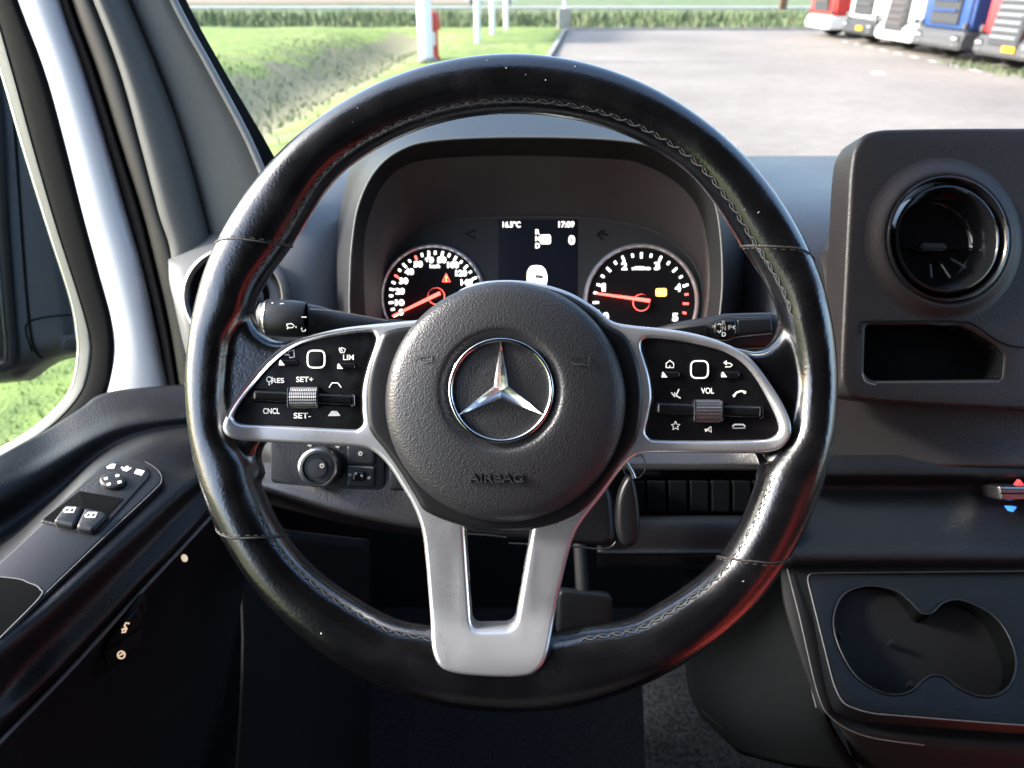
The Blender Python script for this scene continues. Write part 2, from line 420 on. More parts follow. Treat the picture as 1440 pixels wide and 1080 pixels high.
# kerb line: X = kx(Y)
def kx(y): return -1.25+.101*y
Oq = [(-1500, -1500), (1500, -1500), (1500, 1500), (-1500, 1500)]; Iq = [(kx(-8)-30, -8), (kx(-8), -8), (kx(38), 38), (kx(38)-30, 38)]
o = obj('ground', [(x, y, -.06) for x, y in Oq]+[(x, y, -.06) for x, y in Iq], [(i, (i+1) % 4, 4+(i+1) % 4, 4+i) for i in range(4)], M['field'], smooth=False); o['kind'] = 'structure'
sheet('paved_lot', [(kx(-12), -12), (60, -12), (60, 36), (kx(36)+.15, 36)], 0, M['lot'])
# lawn as a gently uneven sheet dropping into the ditch
V, Fc = [], []
def ditch(x, y):             # signed distance to ditch centre line running along the lawn
    return x+6.4-.05*y if y < 33 else min(abs(x+6.4-.05*y), 9)+0*(y-33)
nx, ny = 90, 90
for i in range(nx+1):
    for j in range(ny+1):
        y = -8+46*(j/ny); x = kx(y)-(i/nx)**1.4*30
        d = ditch(x, y); z = .02-.85*exp(-(d/1.7)**2)*sm((37-y)/4)*sm((y+7)/3)+.02*sin(x*1.3+y*.7)*min(1, (kx(y)-x))
        V.append((x, y, z-.0))
for i in range(nx):
    for j in range(ny):
        a = i*(ny+1)+j; Fc.append((a, a+1, a+ny+2, a+ny+1))
def bank(m):
    t = m.node_tree; b = t.nodes['Principled BSDF']; old = b.inputs['Base Color'].links[0].from_socket
    tc = t.nodes.new('ShaderNodeTexCoord'); sx = t.nodes.new('ShaderNodeSeparateXYZ'); t.links.new(tc.outputs['Object'], sx.inputs[0])
    n = t.nodes.new('ShaderNodeTexNoise'); n.inputs['Scale'].default_value = .7; n.inputs['Detail'].default_value = 8; t.links.new(tc.outputs['Object'], n.inputs[0])
    a = t.nodes.new('ShaderNodeMath'); a.operation = 'MULTIPLY_ADD'; a.inputs[1].default_value = 1.6; t.links.new(n.outputs[0], a.inputs[0]); t.links.new(sx.outputs['Z'], a.inputs[2])
    r = t.nodes.new('ShaderNodeMapRange'); r.inputs[1].default_value = .62; r.inputs[2].default_value = .42; t.links.new(a.outputs[0], r.inputs[0])
    mx = t.nodes.new('ShaderNodeMix'); mx.data_type = 'RGBA'; t.links.new(old, mx.inputs['A']); mx.inputs['B'].default_value = (.20, .19, .12, 1); t.links.new(r.outputs[0], mx.inputs['Factor'])
    t.links.new(mx.outputs['Result'], b.inputs['Base Color'])
M['lawnbank'] = gmat('lawn and bank', [(.20, .26, .075), (.25, .29, .10), (.13, .18, .06)], [.35, 2.4], bump=(40, .6, .03)); bank(M['lawnbank'])
o = obj('lawn', V, [tuple(reversed(f)) if True else f for f in Fc], M['lawnbank']); o['kind'] = 'structure'
# grass bank and reeds in the ditch (uncountable)
def blades(name, n, fn, m, kind='stuff', label='', cat=''):
    V, Fc = [], []
    for _ in range(n):
        x, y, z, h, wd = fn(); a = random.uniform(0, pi); dx, dy = cos(a)*wd, sin(a)*wd; lx, ly = random.gauss(0, .2)*h, random.gauss(0, .2)*h
        b = len(V); V += [(x-dx, y-dy, z), (x+dx, y+dy, z), (x+lx*.5+dx*.7, y+ly*.5+dy*.7, z+h*.6), (x+lx, y+ly, z+h), (x+lx*.5-dx*.7, y+ly*.5-dy*.7, z+h*.6)]
        Fc += [(b, b+1, b+2, b+4), (b+4, b+2, b+3)]
    o = obj(name, V, Fc, m, smooth=False); tag(o, label, cat, kind=kind); return o
def f_ditch():
    y = random.uniform(4, 36); s = random.gauss(-.8, 1.3); x = -6.4+.05*y+s
    return x, y, .0-.85*exp(-(s/1.7)**2), random.uniform(.05, .17), .02
blades('ditch_reeds', 3800, f_ditch, M['reed'], label='green reeds and rough grass filling the ditch beside the lawn', cat='reeds')
def f_verge():
    x = random.uniform(-75, 75); y = random.uniform(38, 47)
    return x, y, -.1, random.uniform(.3, .75)*(1 if y > 41 else .6), .05
blades('verge_grass', 26000, f_verge, M['reed'], label='band of tall dark grass running behind the parking lot', cat='tall grass')
def f_lawn():
    y = random.uniform(2, 16); x = kx(y)-.05-random.random()*8
    d = ditch(x, y); z = .02-1.1*exp(-(d/1.9)**2)
    return x, y, z-.01, random.uniform(.02, .06), .006
blades('lawn_grass', 30000, f_lawn, M['lawn'], label='short bright green grass blades of the lawn beside the van', cat='grass')
sheet('country_road', [(-400, 64), (400, 64), (400, 69), (-400, 69)], .0, M['road'])
sheet('road_line', [(-400, 64.3), (400, 64.3), (400, 64.5), (-400, 64.5)], .01, M['kerb'])
sheet('ploughed_field', [(-400, 76), (-3, 76), (-6, 420), (-400, 420)], .0, M['field_brown'])
# kerb of separate stones
kroot = root('kerb', 'grey concrete kerb stones between the lawn and the paved lot', 'kerb', loc=(kx(0), 0, 0), kind='structure')
g = box_geo((0, 0, 0), (.15, .97, .22), .015); k0 = None
ang = -atan(.101)
for i in range(46):
    y = -10+i*1.0
    if k0 is None: k0 = o = obj('kerb_stone', g[0], g[1], M['kerb'], kroot, Fr(Matrix.Translation(kroot.matrix_world.translation)), ang=30)
    else: o = k0.copy(); COL.objects.link(o)
    o.parent = kroot; o.location = (kx(y)-kx(0), y, .0); o.rotation_euler = (0, 0, ang)
edge = root('lot_edge', 'grey concrete edging stones along the far end of the lot', 'kerb', loc=(2.4, 36.1, 0), kind='structure')
e0 = None
g = box_geo((0, 0, 0), (.97, .15, .22), .015)
for i in range(56):
    if e0 is None: e0 = o = obj('kerb_stone', g[0], g[1], M['kerb'], edge, Fr(Matrix.Translation(edge.matrix_world.translation)), ang=30)
    else: o = e0.copy(); COL.objects.link(o)
    o.parent = edge; o.location = (.5+i, 0, 0)
# dashed white marks of the parking bays
a, b = G(1185, 58), G(1400, 106)
for i in range(9):
    t = i/9; p = a.lerp(b, t); q = a.lerp(b, t+.045); d = (q-p).normalized(); n = Vector((-d.y, d.x, 0))*.06
    o = obj('bay_mark', [p-n+Vector((0, 0, .006)), q-n+Vector((0, 0, .006)), q+n+Vector((0, 0, .006)), p+n+Vector((0, 0, .006))], [(0, 1, 2, 3)], M['white'], smooth=False); o['kind'] = 'structure'
p = G(1234, 103); o = obj('road_mark', [p+Vector(v) for v in ((-.12, -.16, .006), (.12, -.16, .006), (.12, .16, .006), (-.12, .16, .006))], [(0, 1, 2, 3)], M['white'], smooth=False); o['kind'] = 'structure'
# grass strip in front of trucks
def f_trk():
    t = random.random(); p = G(1330, 92).lerp(G(1440, 112), t); return p.x+random.gauss(.5, .3), p.y+random.gauss(.3, .5), 0, random.uniform(.05, .16), .015
blades('weeds', 380, f_trk, M['reed'], label='green weeds growing on the paving before the nearest lorries', cat='weeds')

# ------------------------------------------------------------------ things outside
M['pole'] = mat('white pole paint', (.78, .78, .78), .4)
M['hydred'] = mat('hydrant red', (.55, .055, .03), .45)
M['tyre'] = mat('tyre', (.02, .02, .02), .8)
M['lens'] = mat('lamp lens', (.38, .38, .38), .12, spec=.8)
M['dglass'] = mat('dark glass', (.02, .025, .03), .06)
M['greyp'] = mat('grey bumper', (.075, .075, .08), .55)
M['dgrey'] = mat('dark grey', (.045, .045, .05), .55)
M['yellow'] = mat('number plate', (.75, .42, .02), .4)
M['steel'] = mat('steel', (.3, .3, .3), .4, metal=.8)
b = G(600, 86)
r = root('flag_pole', 'tall thick white pole standing on the lawn beside the red hydrant', 'pole', loc=b)
fr = Fr(Matrix.Translation(b))
V, Fc = lathe_geo([(.20, 0), (.20, 1.35), (.185, 1.4), (.17, 1.45), (.12, 8.0), (.0, 8.05)], 20); obj('shaft', V, Fc, M['pole'], r, fr)
V, Fc = lathe_geo([(.30, 0), (.30, .06), (.21, .1)], 20); obj('base_flange', V, Fc, M['steel'], r, fr)
b = G(611, 84)
r = root('hydrant', 'red hydrant post with a white label half behind the white pole', 'hydrant', loc=b); fr = Fr(Matrix.Translation(b))
V, Fc = lathe_geo([(.0, 0), (.17, 0), (.17, .08), (.13, .12), (.13, .75), (.21, .78), (.21, .88), (.19, .9), (.19, 1.08), (.14, 1.2), (0, 1.24)], 20); obj('body', V, Fc, M['hydred'], r, fr)
V, Fc = lathe_geo([(.0, 0), (.07, 0), (.07, .12), (.0, .12)], 12); T = Matrix.Rotation(-pi/2, 4, 'Y')
obj('outlet', [T @ Vector(v)+Vector((-.18, 0, .98)) for v in V], Fc, M['hydred'], r, fr)
box('label_plate', (-.06, -.15, .55), (.26, .05, .34), .01, M['pole'], r, fr)
# sign board on three posts
b = G(692, 52)
r = root('sign_board', 'white board sign on three white posts in the lawn', 'sign', loc=b); fr = Fr(Matrix.Translation(b))
pts = [G(672, 60)-b, G(693, 49)-b, G(712, 42)-b]
for p in pts: tube('post', [p, p+Vector((0, 0, 3.2))], .11, M['pole'], r, fr, seg=12)
a_, c_ = pts[0]+Vector((-.12, -.16, 1.35)), pts[2]+Vector((.12, -.16, 1.35)); d = (c_-a_)
Mx = Matrix.Rotation(atan2(d.y, d.x), 4, 'Z'); box('board', (a_+c_)/2+Vector((0, 0, .9)), (d.length, .05, 1.7), .01, M['pole'], r, fr, M=Mx)
# lamp post on a concrete block
b = G(793, 41)
r = root('lamp_post', 'slim white lamp post rising from a concrete block at the kerb end', 'lamp post', loc=b); fr = Fr(Matrix.Translation(b))
box('concrete_block', (0, 0, .42), (.55, .55, .84), .03, M['kerb'], r, fr)
tube('mast', [(0, 0, .84), (0, 0, 6), (.3, 0, 6.3), (1.0, 0, 6.4)], [.07, .05, .045, .04], M['pole'], r, fr, seg=10)
box('lamp_head', (1.2, 0, 6.4), (.6, .25, .1), .03, M['steel'], r, fr)
b = G(1100, 14)
r = root('marker_post', 'small brown wooden post in the grass beyond the lot', 'post', loc=b); fr = Fr(Matrix.Translation(b))
M['wood'] = mat('brown wood', (.14, .08, .05), .8)
box('shaft', (0, 0, .6), (.5, .4, 1.2), .03, M['wood'], r, fr); box('cap', (0, 0, 1.24), (.6, .5, .08), .02, M['wood'], r, fr)
def wheel_geo(rad, wd, seg=28):
    t = lathe_geo([(rad*.58, wd/2), (rad*.93, wd/2), (rad, wd*.36), (rad, -wd*.36), (rad*.93, -wd/2), (rad*.58, -wd/2)], seg)
    h = lathe_geo([(0, wd*.32), (rad*.18, wd*.34), (rad*.22, wd*.2), (rad*.48, wd*.12), (rad*.56, wd*.46), (rad*.60, wd*.48), (rad*.60, -wd*.4), (0, -wd*.4)], seg)
    return t, h
def add_wheel(r, fr, x, y, rad, wd, side):
    Rm = Matrix.Translation((x, y, rad)) @ Matrix.Rotation(side*pi/2, 4, 'Y'); t, h = wheel_geo(rad, wd)
    w_ = obj('wheel', [Rm @ Vector(v) for v in h[0]], h[1], M['steel'], r, fr)
    obj('tyre', [Rm @ Vector(v) for v in t[0]], t[1], M['tyre'], w_, fr)
def profile_prism(pts_yz, x0, x1, bev=.04):
    bm = bmesh.new(); a = [bm.verts.new((x0, y, z)) for y, z in pts_yz]; b = [bm.verts.new((x1, y, z)) for y, z in pts_yz]; n = len(a)
    bm.faces.new(a); bm.faces.new(b[::-1])
    for i in range(n): bm.faces.new((a[i], b[i], b[(i+1) % n], a[(i+1) % n]))
    bmesh.ops.recalc_face_normals(bm, faces=bm.faces)
    bmesh.ops.bevel(bm, geom=bm.edges[:], offset=bev, segments=3, affect='EDGES'); bm.verts.index_update()
    o = [v.co.copy() for v in bm.verts], [[v.index for v in f.verts] for f in bm.faces]; bm.free(); return o
def truck(X, Y, rz, label, cabm, bumpm, slatm, nsl, plate, style):
    Mw = Matrix.Translation((X, Y, 0)) @ Matrix.Rotation(rz, 4, 'Z'); fr = Fr(Mw)
    r = root('lorry', label, 'lorry', fr, group='lorries parked side by side along the right of the lot')
    z0 = .74; M_l = M['lens']
    cab = profile_prism([(.02, z0), (0.0, 1.9), (.35, 3.2), (.7, 3.75), (2.2, 3.75), (2.2, z0)], -1.24, 1.24, .09); c_ = obj('cab', cab[0], cab[1], cabm, r, fr, ang=35)
    g = profile_prism([(.03, 2.02), (.0, 1.95), (.32, 2.98), (.36, 3.05)], -1.1, 1.1, .008)
    obj('windscreen', [(x, y-.035, z) for x, y, z in g[0]], g[1], M['dglass'], r, fr)
    g = profile_prism([(-.12, .32), (-.14, .52), (-.08, .74), (.03, .78), (1.3, .78), (1.3, .55), (.5, .32)], -1.25, 1.25, .06); obj('bumper', g[0], g[1], bumpm, r, fr, ang=35)
    gw = .85 if style != 'low' else .62
    g = profile_prism([(-.17 if style != 'high' else -.05, .58 if style != 'high' else .92), (-.06, 1.85), (.05, 1.85), (.05, .6 if style != 'high' else .92)], -gw/2-.3, gw/2+.3, .02); gr = obj('grille', g[0], g[1], M['dgrey'], r, fr, ang=35)
    for i in range(nsl):
        z = (1.74-i*(1.14/nsl)) if style != 'high' else (1.78-i*(.80/nsl)); box('slat', (0, -.08-(.10*(1.74-z)/1.1 if style != 'high' else 0), z), (gw+.45, .06, .07), .015, slatm, gr, fr)
    for s in (-1, 1):
        h = box('headlight', (s*.99, -.13, .60), (.34, .06, .13), .03, M['lens'], r, fr)
        box('fog_light', (s*.95, -.135, .43), (.16, .05, .07), .02, M['steel'], r, fr)
        box('indicator', (s*1.17, -.03, .9), (.10, .1, .16), .02, M['steel'], r, fr)
        box('door', (s*1.243, 1.05, 1.95), (.03, 1.0, 1.75), .02, cabm, r, fr)
        box('side_window', (s*1.262, 1.05, 2.55), (.012, .85, .6), .005, M['dglass'], r, fr)
        m_ = box('mirror', (s*1.45, .05, 2.35), (.22, .12, .55), .04, M['dgrey'], r, fr)
        for yy, rr, ww in ((1.05, .5, .32), (4.3, .5, .55)): add_wheel(r, fr, s*(1.1 if ww < .4 else .98), yy, rr, ww, s)
        box('step', (s*1.2, 1.75, .6), (.12, .5, .5), .03, M['dgrey'], r, fr)
        box('fuel_tank', (s*.95, 2.9, .75), (.5, 1.1, .55), .08, M['steel'], r, fr)
    if plate: box('number_plate', (plate, -.165, .52), (.5, .03, .13), .005, M['yellow'], r, fr)
    box('chassis', (0, 3.6, .85), (.9, 4.2, .25), .02, M['dgrey'], r, fr)
    box('fifth_wheel', (0, 4.2, 1.05), (.9, .9, .12), .03, M['dgrey'], r, fr)
    box('wind_deflector', (0, 1.5, 3.95), (2.2, 1.2, .5), .12, cabm, r, fr)
    return r
M['tred'] = mat('red lorry paint', (.50, .035, .03), .35, coat=.5); M['twhite'] = mat('white lorry paint', (.75, .75, .72), .35, coat=.5)
M['tblue'] = mat('blue lorry paint', (.022, .06, .19), .4, coat=.3); M['tred2'] = mat('bright red lorry paint', (.55, .04, .045), .35, coat=.5)
M['slatgrey'] = mat('grey grille slat', (.20, .21, .23), .5); M['slatdark'] = mat('dark grille slat', (.10, .08, .08), .5)
def tpos(px, y): # lorry whose far front corner stands at column px
    pass
rz = -pi/2
XT = 12.0
for (yf, lab, c, bm_, s_, n_, pl, st, dx) in (
    (33.1, 'red lorry cab at the far end of the row with a white bumper', M['tred'], M['twhite'], M['slatdark'], 3, 0, 'high', 0),
    (29.5, 'white lorry with dark grey bumper and orange plate beside the farthest red one', M['twhite'], M['dgrey'], M['greyp'], 3, .3, 'high', .1),
    (26.6, 'white lorry with a long dark red slatted grille next to the blue one', M['twhite'], M['twhite'], M['slatdark'], 6, 0, 'low', 0),
    (23.9, 'blue lorry with a grey bumper between white and red lorries', M['tblue'], M['greyp'], M['tblue'], 3, 0, 'high', 0),
    (20.75, 'nearest lorry in the row, red with big grey slatted grille and orange plate', M['tred2'], M['greyp'], M['slatgrey'], 7, .35, 'low', 0)):
    truck(XT+dx, yf-1.28, rz, lab, c, bm_, s_, n_, pl, st)
# parked white car far behind the sign
b = G(690, 8); fr = Fr(Matrix.Translation(b))
r = root('parked_car', 'white car parked far behind the white sign board', 'car', fr)
g = profile_prism([(-2.2, .35), (-2.25, .8), (-1.3, .98), (-.7, 1.45), (.9, 1.48), (1.7, 1.0), (2.2, .9), (2.25, .35)], -.85, .85, .1)
obj('body', [(v[1], v[0], v[2]) for v in g[0]], [f[::-1] for f in g[1]], M['twhite'], r, fr, ang=35)
box('window', (.1, -.86, 1.2), (1.9, .03, .34), .01, M['dglass'], r, fr)
for x in (-1.4, 1.4):
    for s in (-1, 1):
        Rm = Matrix.Translation((x, s*.8, .33)) @ Matrix.Rotation(-s*pi/2, 4, 'X'); t, h = wheel_geo(.33, .2)
        w_ = obj('wheel', [Rm @ Vector(v) for v in h[0]], h[1], M['steel'], r, fr); obj('tyre', [Rm @ Vector(v) for v in t[0]], t[1], M['tyre'], w_, fr)

# ------------------------------------------------------------------ cab shell
sh = root('cab_shell', 'dark inner shell of the van cab around the driver', 'van cab', loc=(0, 0, 2), kind='structure')
box('roof_lining', (.5, -.32, 2.47), (2.1, 1.25, .05), .02, M['liner'], sh)
box('rear_bulkhead', (.5, -.95, 1.6), (2.1, .05, 1.7), .01, M['bulk'], sh)
box('floor', (.5, .1, .84), (2.1, 2.2, .05), .01, M['carpet'], sh)
box('firewall', (.5, 1.12, 1.2), (2.1, .05, .86), .01, M['matte'], sh)
box('side_wall', (-.50, -.68, 1.65), (.05, .62, 1.65), .02, M['bulk'], sh)
box('lower_side_wall', (-.50, .37, 1.18), (.05, 1.5, .66), .02, M['matte'], sh)
box('side_wall', (1.52, -.68, 1.65), (.05, .62, 1.65), .02, M['bulk'], sh)
box('passenger_door', (1.52, .37, 1.22), (.05, 1.5, .80), .02, M['bulk'], sh)
for s, x in ((1, 1.50), (-1, -.52)):
    tube('roof_rail', [(x, -.9, 2.45), (x, .3, 2.45)], .03, M['liner'], sh)
tube('passenger_pillar', [(1.5, .3, 2.45), (1.5, .62, 2.15), (1.5, 1.02, 1.72)], .045, M['pillar'], sh)
# seats, out of view; the red one stands in for a jacket, added for reflections
M['seatplastic'] = M['matte']
for name, x, y, lab in (('red_reflection_seat', .68, -.20, 'unseen red seat added for red reflections in the trim, in place of a jacket'), ('driver_seat', .06, -.50, 'dark fabric driver seat behind the steering wheel')):
    r = root(name, lab, 'seat', loc=(x, y, 1.2)); fr = Fr(Matrix.Translation((x, y, 0))); sf = M['reflection_red'] if x > .3 else M['bulk']
    g = box_geo((0, 0, 1.63), (.50, .13, .60), .055, Matrix.Rotation(radians(-12), 4, 'X'), 4); obj('backrest', g[0], g[1], sf, r, fr)
    g = box_geo((0, .26, 1.30), (.50, .50, .14), .05, None, 4); obj('seat_cushion', g[0], g[1], sf, r, fr)
    box('seat_base', (0, .22, 1.04), (.40, .42, .38), .03, M['matte'], r, fr)
# windscreen
wr = patch('windscreen', [[(-.56, .30, 2.44), (.5, .36, 2.44), (1.5, .30, 2.44)], [(-.56, .72, 2.08), (.5, .86, 2.08), (1.5, .72, 2.08)], [(-.56, 1.04, 1.72), (.5, 1.16, 1.70), (1.5, 1.04, 1.72)]], M['windscreen'], px=False, thick=.005)
tag(wr, 'clear windscreen glass in front of the dashboard', 'windscreen')

# ------------------------------------------------------------------ driver's side: pillar, door frame, window, door
pil = root('windscreen_pillar', 'grey grained plastic pillar trim left of the windscreen', 'pillar', loc=P(250, 300, .66))
def dd(y): return .60+.00016*y+(.03 if y > 300 else 0)*0
def ln(pts, off=0): return [(x, y, dd(y)+off) for x, y in pts]
YS = [-260, -120, 0, 100, 200, 300, 345]
edgeL = [(-20, -260), (75, -120), (130, 0), (168, 100), (196, 200), (222, 300), (238, 350), (240, 410)]
ridge = [(70, -260), (130, -120), (180, 0), (222, 100), (258, 200), (286, 300), (297, 350), (300, 410)]
edgeR = [(125, -260), (190, -120), (238, 0), (292, 100), (345, 200), (385, 300), (400, 350), (405, 410)]
lineR = [(133, -260), (200, -120), (250, 0), (304, 100), (357, 200), (397, 300), (412, 350), (420, 410)]
blkR = [(150, -260), (215, -120), (262, 0), (316, 100), (380, 210), (425, 300), (440, 350), (450, 410)]
strip('pillar_trim', ln(edgeL), ln(ridge, .016), M['pillar'], pil, bulge=.010)
strip('pillar_face', ln(ridge, .018), ln(edgeR, .014), M['pillar'], pil, bulge=.003)
strip('trim_lip', ln(edgeR, .010), ln(lineR, .012), M['lip'], pil, bulge=.003)
strip('glass_border', ln(lineR, .020), ln(blkR, .024), M['matte'], pil, bulge=0, thick=.0)
# rubber door seals
sealL = [(10, -260), (55, -120), (82, 0), (118, 100), (150, 200), (180, 300), (203, 380), (222, 460), (238, 545)]
sealM = [(15, -260), (68, -120), (98, 0), (134, 100), (166, 200), (198, 300), (218, 380), (236, 460), (250, 545)]
sealR = [(24, -260), (88, -120), (134, 0), (172, 100), (201, 200), (228, 300), (248, 360), (268, 460), (280, 555)]
strip('seal_channel', ln([(x-6, y) for x, y in sealL], .030), ln([(x+16, y) for x, y in sealR], .030), M['rubber'], pil, bulge=.0)
strip('door_seal', ln(sealL, .012), ln(sealM, .006), M['rubber'], pil, bulge=.006)
strip('door_seal', ln(sealM, .008), ln(sealR, .004), M['rubber2'], pil, bulge=.007)
door = root('driver_door', 'open-grained black driver door with window switches and white painted frame', 'van door', loc=P(120, 650, .58))
wL = [(-45, -260), (-20, -120), (22, 0), (60, 100), (88, 200), (113, 300), (135, 380), (154, 450), (158, 500), (146, 552)]
wR = [(20, -260), (58, -120), (90, 0), (122, 100), (152, 200), (180, 300), (203, 380), (220, 460), (228, 500), (240, 552)]
strip('window_frame', [(x, y, dd(y)+.010) for x, y in wL], [(x, y, dd(y)+.016) for x, y in wR], M['frame_white'], door, bulge=.014, n=15)
# inner black seal and grey glass run (curving round the window corner)
s1 = [(-75, -260), (-60, -120), (-12, 0), (18, 100), (48, 210), (80, 320), (112, 420), (126, 470), (128, 500), (118, 545), (88, 585), (40, 622), (-60, 678)]
s2 = [(-45, -260), (-18, -120), (24, 0), (62, 100), (90, 200), (116, 300), (140, 390), (156, 450), (159, 500), (152, 550), (118, 590), (60, 632), (-60, 698)]
s0 = [(-95, -260), (-85, -120), (-32, 0), (2, 100), (34, 210), (68, 320), (100, 420), (109, 470), (110, 500), (101, 545), (76, 578), (30, 614), (-60, 664)]
strip('window_seal', [(x, y, dd(y)+.012) for x, y in s1], [(x, y, dd(y)+.006) for x, y in s2], M['rubber'], door, bulge=.004)
strip('glass_run', [(x, y, dd(y)+.020) for x, y in s0], [(x, y, dd(y)+.012) for x, y in s1], M['dash_grey'], door, bulge=.003)
sA = [(x-4, y+(3 if y > 500 else 0)) for x, y in s0]
strip('chrome_edge', [(x-3, y, dd(y)+.020) for x, y in s0], [(x+1, y, dd(y)+.019) for x, y in s0], M['chrome_dull'], door, bulge=.001, n=5)
win = [(-200, -300), (-95, -300), (-85, -120), (-30, 0), (5, 100), (38, 210), (72, 320), (104, 420), (113, 470), (113, 500), (104, 545), (80, 581), (34, 617), (-60, 670), (-200, 740)]
fw = fr3((0, 600, .70), (0, 0, .625), (100, 400, .70))
slab('window_glass', win, -.004, 0, 0, M['sideglass'], door, fw, back=True)
# door body: loft across its traced feature lines
LN = {
 'a': [(-160, 730, .50), (0, 640, .565), (60, 608, .60), (112, 575, .62), (150, 552, .635), (250, 541, .65), (300, 541, .655)],
 'b': [(-160, 770, .485), (0, 668, .55), (70, 630, .585), (125, 598, .605), (170, 578, .62), (258, 566, .64), (300, 566, .645)],
 'c': [(-160, 800, .475), (0, 700, .54), (78, 650, .57), (135, 615, .59), (185, 596, .605), (264, 586, .625), (300, 586, .635)],
 'd': [(-160, 850, .475), (0, 752, .54), (80, 692, .57), (140, 640, .59), (195, 612, .605), (268, 598, .625), (300, 598, .635)],
 'e': [(-160, 885, .435), (0, 790, .49), (62, 732, .52), (125, 672, .545), (200, 628, .575), (272, 612, .60), (310, 610, .61)],
 'f': [(-120, 1010, .395), (0, 885, .445), (62, 825, .475), (150, 742, .515), (232, 672, .555), (285, 648, .585), (320, 640, .60)],
 'g': [(-100, 1030, .385), (0, 925, .435), (82, 845, .465), (170, 765, .505), (250, 695, .545), (295, 665, .575), (330, 655, .59)],
 'h': [(-90, 1070, .395), (0, 975, .445), (92, 880, .475), (185, 790, .515), (262, 712, .555), (302, 676, .585), (335, 668, .60)],
 'i': [(-80, 1100, .39), (0, 1018, .44), (90, 930, .47), (190, 822, .51), (270, 738, .55), (308, 700, .58), (340, 690, .60)],
 'j': [(-80, 1130, .40), (0, 1045, .45), (95, 948, .48), (195, 838, .52), (275, 752, .56), (312, 712, .59), (342, 700, .61)],
 'k': [(-40, 1200, .47), (60, 1140, .50), (150, 1040, .54), (235, 900, .58), (296, 800, .62), (320, 760, .64), (350, 740, .65)],
 'l': [(60, 1280, .60), (180, 1240, .62), (260, 1140, .65), (310, 1000, .68), (334, 880, .70), (345, 820, .71), (360, 790, .71)]}
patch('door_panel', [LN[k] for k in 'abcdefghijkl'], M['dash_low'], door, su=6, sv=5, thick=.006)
# switch bezel plate
fb = fr3((60, 760, .500), (215, 645, .566), (0, 900, .444))
bez = [(-200, 930), (-60, 838), (62, 731), (128, 668), (148, 652), (172, 645), (205, 648), (224, 660), (228, 675), (214, 692), (150, 752), (62, 838), (-60, 960), (-180, 1090)]
slab('switch_bezel', cr(bez, 5), -.01, .005, .0025, M['stalk'], door, fb, holes=[], grid=.0)
ins = rp([(56, 733), (148, 651), (206, 655), (212, 668), (140, 748), (126, 750)], [4, 14, 14, 8, 8, 6])
slab('switch_housing', ins, .004, .0062, .0008, M['dash_low'], door, fb)
rec = rp([(60, 730), (112, 690), (174, 701), (130, 748)], [3, 2, 2, 6])
slab('switch_well', rec, .004, .0066, .0003, M['void'], door, fb)
for pts in ([(73, 733), (92, 708), (118, 712), (104, 740)], [(105, 741), (119, 712), (148, 719), (152, 724), (130, 746)]):
    s_ = slab('window_switch', rp(pts, 6), .005, .0105, .0025, M['stalk'], door, fb)
    mb = MB(); cx, cy = (97, 717) if pts[0][0] < 80 else (127, 724)
    stroke(mb, fb, [(cx-7, cy+1), (cx-3, cy-3), (cx+9, cy-3), (cx+6, cy+3), (cx-6, cy+3)], 2, .0107, True)
    stroke(mb, fb, [(cx-1, cy+2), (cx+3, cy-2)], 1.5, .0107)
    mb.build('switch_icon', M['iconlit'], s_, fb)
kn = slab('mirror_knob', [(158+19*cos(a), 674+11*sin(a)) for a in [i*pi/16 for i in range(32)]], .004, .0095, .002, M['stalk'], door, fb)
mb = MB()
for cx, cy in ((149, 673), (165, 669), (168, 678), (153, 681)): stroke(mb, fb, [(cx-2.5, cy+.8), (cx+2.5, cy-.8)], 3.6, .0097)
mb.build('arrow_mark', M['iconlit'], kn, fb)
mb = MB()
stroke(mb, fb, [(151, 658), (157, 654), (162, 654)], 3.2, .0065); stroke(mb, fb, [(151, 657), (161, 657)], 3.2, .0065)
stroke(mb, fb, [(171, 657), (178, 662), (184, 658)], 2, .0065); stroke(mb, fb, [(173, 661), (180, 656)], 3, .0065)
stroke(mb, fb, [(190, 664), (200, 667)], 3.4, .0065); stroke(mb, fb, [(192, 661), (202, 664)], 3.4, .0065)
mb.build('mirror_icon', M['iconlit'], door, fb)
slab('pull_pocket', cr([(-200, 860), (-100, 805), (0, 811), (42, 820), (56, 828), (55, 841), (0, 896), (-80, 980), (-200, 1080)], 6), .004, .0056, .0004, M['void'], door, fb)
mb = MB(); stroke(mb, fb, cr([(-200, 800), (0, 811), (42, 820), (56, 828), (55, 841), (0, 897), (-80, 981)], 6, False), 1.4, .0058); mb.build('pocket_rim', M['dash_grey'], door, fb)
mb = MB(); stroke(mb, fb, cr([(62, 836), (150, 752), (214, 692), (227, 676), (222, 661), (204, 649)], 6, False), 1.0, .0050); mb.build('bezel_edge', M['dash_grey'], door, fb)
tube('armrest_edge', [P(*q) for q in cr([(-80, 1128, .396), (0, 1043, .445), (95, 946, .475), (195, 836, .515), (275, 750, .555), (312, 710, .585)], 5, False)], .0016, M['dash_grey'], door)
